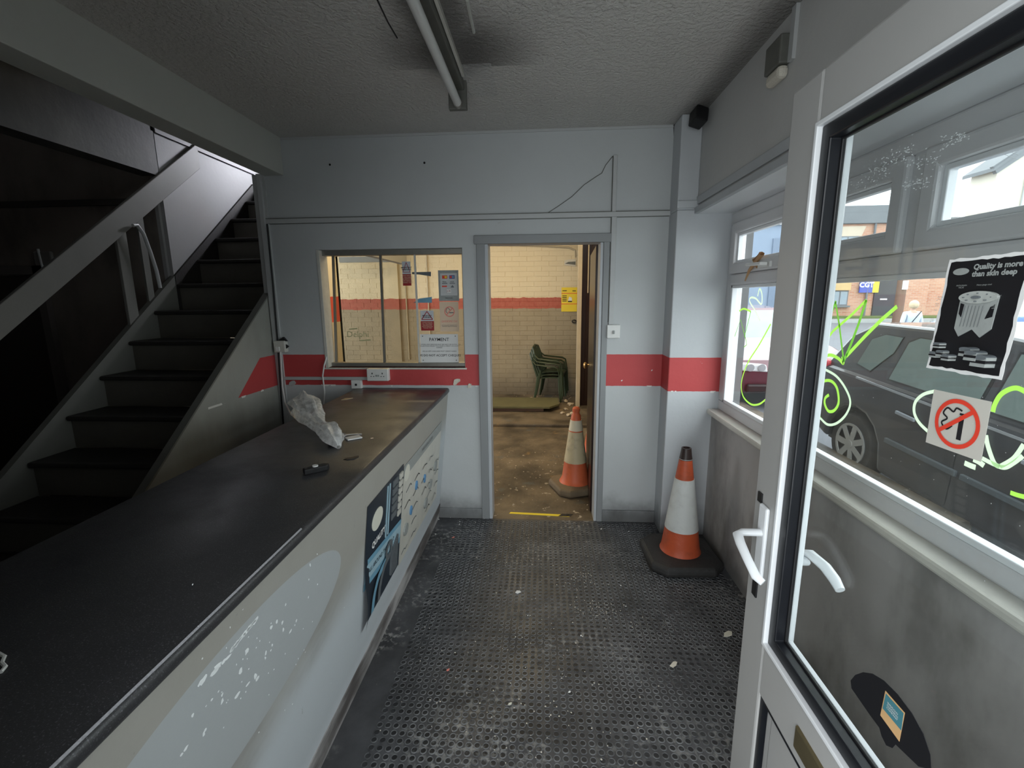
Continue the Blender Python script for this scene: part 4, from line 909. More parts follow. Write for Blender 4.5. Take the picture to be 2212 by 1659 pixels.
# ================================================================= THINGS ON THE WORKTOP
bx = [(-1.235, 2.245, CT+.075), (-1.20, 2.20, CT+.070), (-1.14, 2.12, CT+.055), (-1.07, 2.03, CT+.036), (-.99, 1.94, CT+.034), (-.92, 1.86, CT+.042), (-.87, 1.79, CT+.034), (-.83, 1.745, CT+.010)]
rr = [.066, .064, .058, .036, .030, .043, .036, .008]
nb = 40; bx = smooth_pts([(a, b) for a, b, c in bx], 4); zs = smooth_pts([(k, z) for k, z in enumerate([.075, .070, .055, .036, .034, .042, .034, .010])], 4); r_ = smooth_pts(list(enumerate(rr)), 4)
mb = MB(); vs = []; seg_ = 36
for i, (a, b) in enumerate(bx):
    d = Vector(bx[min(i+1, len(bx)-1)])-Vector(bx[max(i-1, 0)]); d.normalize(); nn = Vector((-d.y, d.x)); rad = max(.004, r_[i][1]); zc = CT+zs[i][1]; ph = i*.16
    for k in range(seg_):
        t = 2*math.pi*k/seg_; q = rad*(1+.16*math.sin(5*t+ph)+.09*math.sin(9*t-ph*2.3)+.03*math.sin(13*t+i*.3)+random.uniform(-.012, .012)); u = q*math.cos(t); h_ = q*math.sin(t)*.85
        vs.append((a+nn.x*u+random.uniform(-.002, .002), b+nn.y*u, max(CT+.0015, zc+h_)))
mb.add(vs, [(i*seg_+k, i*seg_+(k+1) % seg_, (i+1)*seg_+(k+1) % seg_, (i+1)*seg_+k) for i in range(len(bx)-1) for k in range(seg_)])
bag = thing('plastic_bag', (-1.05, 2.0, CT), 'crumpled clear plastic bag with an open mouth on the worktop', 'bag')
mb.build('film', M['bag'], bag, smooth=True)
MB().tube([(-1.30, 2.24, CT+.02), (-1.27, 2.22, CT+.035), (-1.25, 2.2, CT+.02)], [.012, .022, .01], 8).build('twisted_corner', M['bag'], bag, smooth=True)
MB().tube([(-.91, 1.845, CT+.012), (-.885, 1.80, CT+.014), (-.86, 1.775, CT+.012)], [.008, .016, .008], 7).build('contents', M['navy'], bag, smooth=True)
c = Vector((-.865, 1.90, CT))
ky = thing('keys', c, 'bunch of keys with a white fob beside the plastic bag', 'keys')
part(MB().tube([(c.x-.03+.016*math.cos(t), c.y+.02+.016*math.sin(t), CT+.004+.006*math.sin(t)) for t in [i*.45 for i in range(15)]], .0016, 6), 'ring', M['chrome'], ky, smooth=True)
part(MB().prism([(c.x+a, c.y+b) for a, b in [(-.005, -.010), (.045, .030), (.075, -.005), (.025, -.045)]], 2, CT+.001, CT+.007), 'fob', M['white'], ky, bev=.002)
for q in [((-.02, .03), (.05, .05)), ((-.02, .02), (.03, .055))]:
    part(MB().beam((c.x+q[0][0], c.y+q[0][1], CT+.006), (c.x+q[1][0], c.y+q[1][1], CT+.004), .008, .003).lathe([(.010, .003), (.010, .007)], (c.x+q[0][0], c.y+q[0][1], CT), 12), 'key', M['chrome'], ky)
c = Vector((-.80, 1.50, CT)); t_ = local_thing('remote_fob', c, 'small black remote fob with a round white button on the worktop', 'remote')
MB().prism([(-.045, -.014), (.03, -.016), (.045, 0), (.03, .016), (-.045, .014)], 2, .001, .022).build('body', M['blk'], t_, bev=.004); MB().lathe([(.010, .022), (.010, .026)], (-.005, 0, 0), 16).build('button', M['white'], t_); t_.rotation_euler.z = .75
def flatbit(px, py, r, label, mt, n=8, name='scrap', cat='scrap', group=None, sq=.5, z=CT): return flake(px, py, 2, z, r, label, mt, n, (0, 0, 1), cat, group, name, sq, .0025)
flatbit(803, 947, .010, 'tiny pale paper scrap near the front edge of the worktop', 'backpaper', 4)
flatbit(750, 862, .04, 'tan paper scrap at the back edge of the worktop', 'rubble', 7)
flatbit(762, 990, .035, 'dark dried stain on the worktop near its front edge', 'blk', 12, 'stain', 'stain')
bt = [P(a, b, 2, CT+.004) for a, b in [(-8, 1408), (10, 1418), (4, 1432), (12, 1440), (2, 1452)]]
tag(MB().tube(bt, .003, 6).build('wire_scrap', M['white'], smooth=True), 'short curled white wire at the near left of the worktop', 'wire')
# ================================================================= CONES
def cone(name, loc, label, rz, kind):
    t_ = local_thing(name, loc, label, 'cone', None)
    O, Wt, B = (M['coneO'], M['coneW'], M['coneB']) if kind == 0 else (M['coneO2'], M['coneW2'], M['coneB2'])
    h = .70; s = .205 if kind == 0 else .185; c_ = .66
    oc = [(s, -s*c_), (s, s*c_), (s*c_, s), (-s*c_, s), (-s, s*c_), (-s, -s*c_), (-s*c_, -s), (s*c_, -s)]
    mb = MB(); lay = [(1.0, 0), (1.02, .02), (1.0, .045), (.93, .056), (.62, .062)]
    n = 8; vs = [(x*k, y*k, z) for k, z in lay for x, y in oc]
    mb.add(vs, [(i*n+j, i*n+(j+1) % n, (i+1)*n+(j+1) % n, (i+1)*n+j) for i in range(len(lay)-1) for j in range(n)]+[tuple(range(n))[::-1], tuple(range(4*n, 5*n))])
    mb.build('base', B, t_, bev=.008)
    R = lambda z: .114 - (z-.055)*(.114-.027)/(h-.055)
    def shell(z0, z1, mt, nm, ex=0.0):
        pr = [(R(z0+(z1-z0)*i/6)+ex, z0+(z1-z0)*i/6) for i in range(7)]; mb = MB().lathe(pr, seg=32)
        o = mb.build(nm, mt, t_, smooth=True); return o
    if kind == 0:
        o = MB().lathe([(.124, .055), (.114, .068)]+[(R(z), z) for z in (.1, .2, .3, .4, .5, .58, .64)], seg=32).build('body', O, t_, smooth=True)
        shell(.205, .515, Wt, 'reflective_sleeve', .003)
        MB().lathe([(R(.63)+.001, .63), (R(.66), .66), (R(.69), .69), (R(.70), .70), (.020, .70), (.018, .66)], seg=24).build('scorched_top', plain('scorched_black_plastic', (.03, .018, .016), .4, .4, 30), t_, smooth=True)
        MB().lathe([(.036, .628), (.037, .634), (.035, .640)], seg=24).build('pale_lip', M['coneW'], t_, smooth=True)
    else:
        MB().lathe([(.135, .055), (.122, .072)]+[(R(z), z) for z in (.1, .2, .3, .4, .5, .58, .625)]+[(.030, .635), (.026, .648), (.031, .662), (.030, .680), (.018, .692)], seg=32).build('body', O, t_, smooth=True)
        shell(.235, .49, Wt, 'lower_sleeve', .003); shell(.50, .585, plain('cleaner_sleeve', (.66, .60, .45), .5), 'upper_sleeve', .004)
    t_.rotation_euler.z = rz; return t_
c1 = cone('traffic_cone', (.835, 2.60, 0), 'weathered orange and white traffic cone in the corner by the pillar', .04, 0)
c2 = cone('traffic_cone', (.275, 3.63, 0), 'dusty orange cone with yellowed sleeves just inside the workshop', .35, 1); pass
c3 = cone('traffic_cone', (.53, 4.42, 0), 'second dusty cone mostly hidden behind the brown workshop door', .1, 1)
# ================================================================= WORKSHOP
wd = thing('door_2', (.372, D2, 0), None, None, kind='structure')
p_ = [(.353, D2+.012), (.391, D2+.012), (.430, 3.93), (.392, 3.93)]
MB().prism(p_, 2, .01, 1.90).build('leaf', M['brown'], wd, bev=.003)
MB().tube([(.405, 3.84, 1.0), (.370, 3.84, 1.0)], .010).lathe([(.012, 0), (.026, -.012), (.028, -.022), (.016, -.034)], (.378, 3.84, 1.0), 16, 0).build('knob', M['brass'], wd, smooth=True)
# far exit: cream post and glossy brown door
ex = thing('door_3', (.60, 6.45, 0), None, None, kind='structure')
MB().box(.478, .535, 6.40, 6.48, 0, 3.2).build('post', M['cream'], ex, bev=.005)
MB().box(.535, .98, 6.47, 6.50, .02, 3.2).build('leaf', M['brown'], ex, bev=.002)
MB().box(.600, .616, 6.455, 6.47, .1, 3.1).box(.66, .675, 6.455, 6.47, .1, 3.1).build('moulding', M['brown'], ex, bev=.004)
MB().box(.612, .626, 6.44, 6.455, 1.62, 2.45).build('pale_strip', M['cream'], ex)
# raised slab with green board
struct(MB().box(-5, .95, 5.45, YF+.1, -.01, .035), 'floor_step', M['conc'], bev=.012)
a = thing('timber_board', (-.3, 6.3, .035), 'green weathered board lying on the workshop step', 'board')
MB().prism([(-1.2, 6.04), (.10, 6.04), (.235, 6.22), (.235, 6.62), (-1.2, 6.62)], 2, .085, .115).build('board', M['gboard'], a, bev=.004)
MB().box(-1.1, .02, 6.10, 6.2, .036, .085).box(-1.1, .1, 6.45, 6.55, .036, .085).build('bearer', M['wood'], a)
def rock(c, r, mt):
    mb = MB(); bm = bmesh.new(); bmesh.ops.create_icosphere(bm, subdivisions=1, radius=r)
    for v in bm.verts: v.co = Vector((v.co.x*random.uniform(.7, 1.3), v.co.y*random.uniform(.7, 1.3), v.co.z*random.uniform(.4, .8)))
    mb.add([v.co+Vector(c) for v in bm.verts], [[v.index for v in f.verts] for f in bm.faces]); bm.free(); return mb
for px, py, r in ((1175, 865, .045), (1205, 872, .03), (1222, 885, .04), (1232, 875, .05), (1215, 893, .03), (1228, 898, .035), (1240, 888, .03), (1190, 868, .022), (1222, 868, .04), (1236, 895, .035), (1148, 861, .03), (1130, 862, .02)):
    c = P(px, py, 2, .04); tag(rock((c.x, min(c.y, 7.1), .037+r*.35), r, 0).build('rubble_lump', M['rubble']), 'pale lump of plaster rubble at the foot of the workshop wall', 'rubble', 'rubble at the foot of the workshop wall')
mb = MB()
for i in range(130):
    x = random.uniform(-.45, .45); y = random.uniform(3.2, 4.6) if random.random() < .6 else random.uniform(6.6, 7.15); r = random.uniform(.003, .010); z = .035 if y > 5 else -.004
    q = rock((x, y, z+r*.3), r, 0); n = len(mb.v); mb.v += q.v; mb.f += [tuple(a+n for a in f) for f in q.f]; mb.i += q.i
tag(mb.build('floor_grit', M['rubble']), 'fine pale grit scattered over the workshop floor', 'grit', kind='stuff')
# hazard tape on the threshold
tp = thing('hazard_tape', (0, 3.12, 0), 'yellow and black hazard tape on the inner door threshold', 'tape')
MB().prism([(-.24, 3.13), (.20, 3.10), (.21, 3.13), (-.23, 3.155)], 2, .001, .0022).build('yellow_strip', M['yel'], tp)
for u in (.12, .15, .175): MB().prism([(u, 3.105), (u+.03, 3.103), (u+.055, 3.142), (u+.03, 3.145)], 2, .0022, .003).build('black_stripe', M['ink'], tp)
struct(MB().box(DX0, DX1, D-.01, D2+.01, -.01, .001), 'trim_threshold', M['conc'])
# stack of monobloc chairs, seen side-on, facing right
def chair(name, label):
    t_ = local_thing(name, (0, 0, 0), label, 'chair', 'green stacking chairs in the workshop'); m_ = M['green']
    sw_ = .25
    mb = MB(); n = 8; vs = []
    for i in range(n+1):
        u = i/n; x = -.20+.42*u; z = .43+.015*math.sin(u*3)-.02*(1-u)+(-.03 if u > .95 else 0)
        for yv in (-sw_+.02, -.1, 0, .1, sw_-.02): vs.append((x, yv, z-.012*(1-abs(yv)/.25)))
    mb.add(vs, [(i*5+j, i*5+j+1, (i+1)*5+j+1, (i+1)*5+j) for i in range(n) for j in range(4)])
    o = mb.build('seat', m_, t_, smooth=True); q = o.modifiers.new('s', 'SOLIDIFY'); q.thickness = .012
    prof = [(-.19, .43), (-.23, .55), (-.28, .70), (-.325, .82), (-.335, .86)]
    for yv, w_ in ((-.20, .045), (-.10, .04), (0, .04), (.10, .04), (.20, .045)):
        mb = MB()
        for k in range(4): mb.hexa([(prof[k][0], yv-w_/2, prof[k][1]), (prof[k][0]+.014, yv-w_/2, prof[k][1]), (prof[k][0]+.014, yv+w_/2, prof[k][1]), (prof[k][0], yv+w_/2, prof[k][1])], [(prof[k+1][0], yv-w_/2, prof[k+1][1]), (prof[k+1][0]+.014, yv-w_/2, prof[k+1][1]), (prof[k+1][0]+.014, yv+w_/2, prof[k+1][1]), (prof[k+1][0], yv+w_/2, prof[k+1][1])])
        mb.build('back_slat', m_, t_)
    MB().tube([(-.30, -.235, .74), (-.335, -.20, .85), (-.345, 0, .88), (-.335, .20, .85), (-.30, .235, .74)], .020, 8).build('top_rail', m_, t_, smooth=True)
    for s in (-1, 1):
        MB().tube([(-.285, s*.235, .72), (-.22, s*.265, .66), (-.05, s*.275, .645), (.12, s*.27, .63), (.18, s*.265, .60), (.20, s*.262, .50), (.205, s*.255, .42)], [.018, .022, .026, .026, .024, .020, .020], 8, flat=.6).build('arm', m_, t_, smooth=True)
        MB().tube([(.20, s*.25, .45), (.215, s*.265, .22), (.235, s*.28, 0)], [.032, .026, .020], 8, flat=.7).build('leg', m_, t_, smooth=True)
        MB().tube([(-.19, s*.23, .45), (-.22, s*.245, .22), (-.26, s*.26, 0)], [.032, .026, .020], 8, flat=.7).build('leg', m_, t_, smooth=True)
        MB().tube([(-.20, s*.235, .43), (-.25, s*.235, .58), (-.30, s*.235, .75)], .018, 8).build('back_post', m_, t_, smooth=True)
    return t_
ch = chair('garden_chair', 'green plastic garden chair at the bottom of the workshop stack')
base = Vector((.13, 6.92, .035))
for i in range(3):
    o = ch if i == 0 else copy_tree(ch)
    o.location = base+Vector((.018*i, 0, .045*i)); o.rotation_euler = (0, 0, math.radians(-12)); o.scale = (.83, .83, .83)
    if i: o['label'] = ('green plastic garden chair in the middle of the workshop stack', 'green plastic garden chair on top of the workshop stack')[i-1]
# wall things in the workshop
a = P(1229, 647, 1, YF-.02)
th, pl = notice('yellow_notice', 'yellow safety notice on the workshop wall beside the cream post', 'notice', 1213, 621, 1246, 673, YF-.012)
W_, H_ = pl.W, pl.H; pl.rect(0, W_, 0, H_, 'sheet', M['ypost'])
for b in (.74, .31): pl.rect(0, W_, H_*b, H_*(b+.025), 'red_line', M['sred'])
for b in (.64, .57, .50, .43, .85): pl.rect(W_*.06, W_*.34, H_*b, H_*(b+.03), 'black_line', M['ink'])
pl.rect(W_*.70, W_*.92, H_*.84, H_*.87, 'black_line', M['ink']); pl.poly([(W_*.42, H_*.45), (W_*.68, H_*.45), (W_*.66, H_*.58), (W_*.5, H_*.62)], 'pale_picture', M['paper']); pl.rect(W_*.42, W_*.68, H_*.40, H_*.44, 'black_line', M['ink'])
a = P(1232, 568, 1, YF)
t_ = thing('broken_brick_hole', (a.x, YF-.005, a.z), 'ragged broken brick patch high on the workshop wall', 'wall patch')
MB().prism([(a.x-.09, a.z-.03), (a.x+.08, a.z-.055), (a.x+.085, a.z+.05), (a.x-.02, a.z+.05), (a.x-.09, a.z+.035)], 1, YF-.012, YF-.004).build('broken_face', M['peel'], t_)
MB().prism([(a.x-.08, a.z-.01), (a.x+.075, a.z-.03), (a.x+.075, a.z+.02), (a.x-.03, a.z+.015)], 1, YF-.016, YF-.012).build('dark_cavity', M['rust'], t_)
c = P(1240, 694, 1, YF-.01); tag(MB().tube([(c.x+.03*math.cos(t), YF-.02, c.z+.022*math.sin(t)) for t in [i*.4 for i in range(17)]], .009, 6).build('wall_ring', M['blk'], smooth=True), 'black iron ring on the workshop wall below the yellow notice', 'ring')
c0 = P(1060, 527, 1, YF-.03); w3 = [P(a, b, 1, YF-.03) for a, b in [(1050, 528), (1120, 529), (1180, 531), (1228, 534), (1242, 540), (1243, 556)]]
tag(MB().tube(w3, .012, 8).build('conduit_pipe', M['cream'], smooth=True), 'painted conduit running along the top of the workshop wall', 'pipe')
for px, lw in ((875, 'left'), (923, 'right')): 
    q = P(px, 600, 1, YF-.02); tag(MB().tube([(q.x, YF-.012, .6), (q.x, YF-.012, 3.2)], .010, 6).build('conduit_pipe', M['cream']), '%s of two thin vertical conduits seen through the hatch' % lw, 'pipe')
q = P(850, 600, 1, YF-.05); struct(MB().box(q.x-.10, q.x+.06, YF-.03, YF, 0, 3.3), 'pillar_workshop', M['brick'])
q = P(735, 563, 1, 6.9); q2 = P(862, 560, 1, 6.9)
t_ = thing('hanging_lamp', ((q.x+q2.x)/2, 6.9, q.z), 'grey unlit strip lamp hanging before the workshop wall behind the hatch', 'lamp')
MB().box(q.x, q2.x, 6.86, 6.94, q.z-.03, q.z+.05).build('body', M['grey'], t_); MB().tube([(q.x+.2, 6.9, q.z+.04), (q.x+.2, 6.9, 3.25)], .006).tube([(q2.x-.2, 6.9, q.z+.04), (q2.x-.2, 6.9, 3.25)], .006).build('chain', M['alu'], t_)
# ================================================================= BITS ON THE FLOOR
def bit(px, py, r, label, mt='paper', n=6, group=None, sq=.6): return flatbit(px, py, r, label, mt, n, 'paint_flake', 'flake', group, sq, .003)
bit(1119, 1279, .024, 'white paint flake in the middle of the rubber floor', n=5); bit(1573, 1370, .034, 'large cream paint flake on the floor beside the entrance door', 'cream2', 6, sq=.5); bit(1455, 1436, .022, 'ragged beige scrap on the rubber floor before the entrance door', 'peel', 11)
bit(968, 1447, .010, 'small red paint flake on the near part of the rubber floor', 'pink', 7); bit(979, 1161, .012, 'small red paint flake near the far end of the counter', 'pink', 7); bit(1102, 1521, .010, 'curled cream flake near the front of the rubber floor', 'cream2', 5)
G_ = 'white crumbs on the rubber floor'
for px, py in ((941, 1154), (948, 1122), (952, 1110), (970, 1117), (973, 1118), (992, 1133), (993, 1127), (1047, 1120), (1075, 1147), (1358, 1148), (1140, 1285+45), (1230, 1495), (1352, 1310), (1299, 1143), (1255, 1373), (1341, 1265), (1145, 1330)):
    bit(px, py, random.uniform(.004, .008), 'small white plaster crumb lying on the rubber floor', 'paper', 6, G_)
mb = MB()
for i in range(420):
    cxx, cyy, sg = random.choice([(-.1, 2.5, .18), (.22, 2.35, .10), (-.3, 1.6, .25), (.1, 1.9, .3), (.0, 1.45, .25), (.27, 2.1, .07), (-.2, 2.85, .2)])
    x = random.gauss(cxx, sg); y = random.gauss(cyy, sg*.7); r = random.uniform(.0010, .0035)
    if not (-.7 < x < .75 and 1.1 < y < 3.03): continue
    n = len(mb.v); a = random.random()*6
    for hh in (0.0028, .0042): mb.v += [(x+r*math.cos(a+t)*random.uniform(.6, 1.3), y+r*math.sin(a+t), hh) for t in (0, 1.5, 3, 4.6)]
    mb.f += [(n+4, n+5, n+6, n+7)] + [(n+k, n+(k+1) % 4, n+4+(k+1) % 4, n+4+k) for k in range(4)]; mb.i += [0]*5
tag(mb.build('plaster_dust', M['peel']), 'fine pale plaster dust between the floor studs', 'dust', kind='stuff')
# ================================================================= STREET
gz = lambda y: -.22+.04*(y-4.5)
def slab(xa, xb, y0, y1, dz, th=.08): return MB().hexa([(xa, y0, gz(y0)+dz-th), (xb, y0, gz(y0)+dz-th), (xb, y1, gz(y1)+dz-th), (xa, y1, gz(y1)+dz-th)], [(xa, y0, gz(y0)+dz), (xb, y0, gz(y0)+dz), (xb, y1, gz(y1)+dz), (xa, y1, gz(y1)+dz)])
struct(slab(2.1, 26, -12, 20.3, 0), 'road', M['asph'])
struct(slab(1.95, 2.12, -12, 20.3, .06, .2), 'trim_kerb', M['kerb'])
struct(slab(2.0, 30, 20.3, 20.45, .12, .3), 'trim_far_kerb', M['kerb']); struct(slab(2.0, 30, 20.45, 22.2, .10, .3), 'pavement_far', M['pave'])
struct(slab(2.0, 30, 21.2, 21.99, .16, .3), 'verge', M['grass'])
struct(slab(2.2, 2.3, -4, 12, .004, .01), 'trim_road_line', M['line'])
YB_ = 22.0
def bpx(px, py): q = P(px, py, 1, YB_); return q.x, q.z
x_r = bpx(2003, 640)[0]; x_l = bpx(1705, 640)[0]; zt_ = bpx(1800, 485)[1]; zp = bpx(1800, 446)[1]
bd = thing('brick_building', (14, YB_, .5), 'orange brick building with a grey parapet across the street', 'building')
part(MB().box(x_l, x_r, YB_, YB_+8, .3, zt_), 'wall', M['facade'], bd); part(MB().box(x_l-.1, x_r+.1, YB_-.15, YB_+8, zt_, zp), 'parapet', M['slate'], bd, bev=.03)
x2 = P(2149, 400, 1, 22).x-6.35; zl = bpx(2100, 560)[1]; part(MB().box(x_r, x2+6, YB_+.3, YB_+8, .3, zl), 'side_wing', M['facade'], bd)
def bwin(a, b, c, d, nm='window', mt='wglass', fr=True):
    xa, z1_ = bpx(a, b); xb, z0_ = bpx(c, d); o = part(MB().box(xa, xb, YB_-.05, YB_+.1, z0_, z1_), nm, M['slate'], bd)
    if fr:
        xm = (xa+xb)/2
        part(MB().box(xa+.05, xm-.03, YB_-.06, YB_-.04, z0_+.05, z1_-.05).box(xm+.03, xb-.05, YB_-.06, YB_-.04, z0_+.05, z1_-.05), 'pane', M[mt], o)
    return xa, xb, z0_, z1_
xa, xb, z0_, z1_ = bwin(1806, 511, 1852, 533); part(MB().prism([(xa-.1, z1_), (xb+.1, z1_), (xb+.25, z1_+.42), (xa-.25, z1_+.42)], 1, YB_-.04, YB_+.05), 'lintel', M['stone'], bd)
bwin(1795, 628, 1828, 660); a = bpx(1790, 664); b = bpx(1832, 660); part(MB().box(a[0], b[0], YB_-.15, YB_, a[1], b[1]), 'sill', M['slate'], bd)
a = bpx(1797, 608); b = bpx(1834, 627); part(MB().box(a[0], b[0], YB_-.12, YB_-.05, b[1], a[1]), 'board_over_window', plain('tan_chipboard', (.55, .38, .18), .7), bd)
xa, z1_ = bpx(1891, 604); xb, z0_ = bpx(1932, 691)
o = part(MB().box(xa, xb, YB_-.06, YB_+.1, z0_, z1_), 'door', M['bdoor'], bd); part(MB().box(xa+.25, xa+.55, YB_-.09, YB_-.06, (z0_+z1_)/2, (z0_+z1_)/2+.06), 'letter_plate', M['chrome'], o)
a = bpx(1882, 480); part(MB().tube([(a[0]+.15, YB_-.08, zt_), (a[0]+.15, YB_-.08, .5)], .045), 'downpipe', M['slate'], bd)
a = bpx(1855, 609); b = bpx(1880, 632); c = bpx(1896, 610)
sg = thing('shop_sign', (a[0], YB_-.1, b[1]), 'blue and yellow shop sign beside the black door across the street', 'sign')
part(MB().box(a[0], b[0], YB_-.12, YB_-.07, b[1], a[1]), 'blue_panel', plain('sign_blue', (.05, .08, .38), .4), sg); part(MB().box(b[0], c[0], YB_-.12, YB_-.07, b[1], a[1]), 'yellow_panel', M['ypost'], sg)
pq = Plane((0, YB_-.125, 0), (1, 0, 0), (0, 0, 1), sg); pq.n = Vector((0, -1, 0)); pq.text('CGT', .30, (a[0]+b[0])/2, b[1]+.24, 'lettering', M['paper'], bold=.012)
# blue-grey garage and cream gable house
g0 = P(1560, 640, 1, 20).x; g1 = P(1702, 640, 1, 20).x; gt = P(1640, 487, 1, 20).z
bg = thing('garage_building', (g0, 20, .4), 'blue grey rendered workshop with a roller door along the street', 'building')
part(MB().box(g0-4, g1, 20, 26, .2, gt), 'wall', M['bluew'], bg); part(MB().box(g0-4, g1+.1, 19.9, 26, gt, gt+.25), 'roof_edge', M['kerb'], bg)
q = P(1670, 515, 1, 20); part(MB().box(q.x, g1-.1, 19.95, 20.05, .3, q.z), 'roller_door', plain('roller_door', (.12, .16, .22), .5), bg)
hx = P(2149, 400, 1, 22).x; he = P(2145, 364, 1, 22).z; 
hs_ = thing('gable_house', (hx, 22, .4), 'cream rendered gable house at the right of the street', 'building')
part(MB().prism([(hx, .2), (hx+6, .2), (hx+6, he), (hx+3, he+2.2), (hx, he)], 1, 22, 23.2), 'wall', M['render'], hs_)
part(MB().beam((hx-.25, 21.9, he-.1), (hx+3.1, 21.9, he+2.3), .35, .16, (0, 1, 0)), 'verge_board', M['slate'], hs_); part(MB().beam((hx+3, 21.9, he+2.3), (hx+6.3, 21.9, he-.1), .35, .16, (0, 1, 0)), 'verge_board', M['slate'], hs_)
part(MB().hexa([(hx-.3, 21.8, he-.15), (hx+3, 21.8, he+2.3), (hx+3, 21.8, he+2.45), (hx-.3, 21.8, he)], [(hx-.3, 23.3, he-.15), (hx+3, 23.3, he+2.3), (hx+3, 23.3, he+2.45), (hx-.3, 23.3, he)]), 'roof', M['slate'], hs_)
part(MB().tube([(hx+1.15, 21.95, he+.6), (hx+1.1, 21.95, .5)], .03), 'drain_pipe', M['kerb'], hs_)
q = P(2058, 478, 1, 24); part(MB().box(q.x-.4, q.x+.4, 24, 25, zl, q.z+.2), 'chimney', M['slate'], bd, bev=.05)
q = P(1945, 640, 1, 19.5); pol = thing('utility_pole', (q.x, 19.5, gz(19.5)), 'brown timber utility pole by the far pavement', 'pole')
part(MB().tube([(q.x, 19.5, gz(19.5)), (q.x, 19.5, 8.5)], .16, 12), 'shaft', M['wood'], pol, smooth=True); part(MB().box(q.x-.09, q.x+.09, 19.30, 19.36, P(1945, 620, 1, 19.5).z-.1, P(1945, 612, 1, 19.5).z+.1), 'number_plate', M['paper'], pol)
# overhead wires
q = P(2190, 360, 1, 18.5)
for i in range(4):
    pts = [Vector((q.x, 18.5, q.z)).lerp(Vector((16.009, 19.5, 8.4)), t)+Vector((0, 0, i*.12)) for t in (0, 1)]
    part(MB().tube([P(2200, 345-10*i, 1, 21.7), P(2080, 300-14*i, 1, 17), P(1960, 262-18*i, 1, 15)], .008, 5), 'wire', M['slate'], hs_)
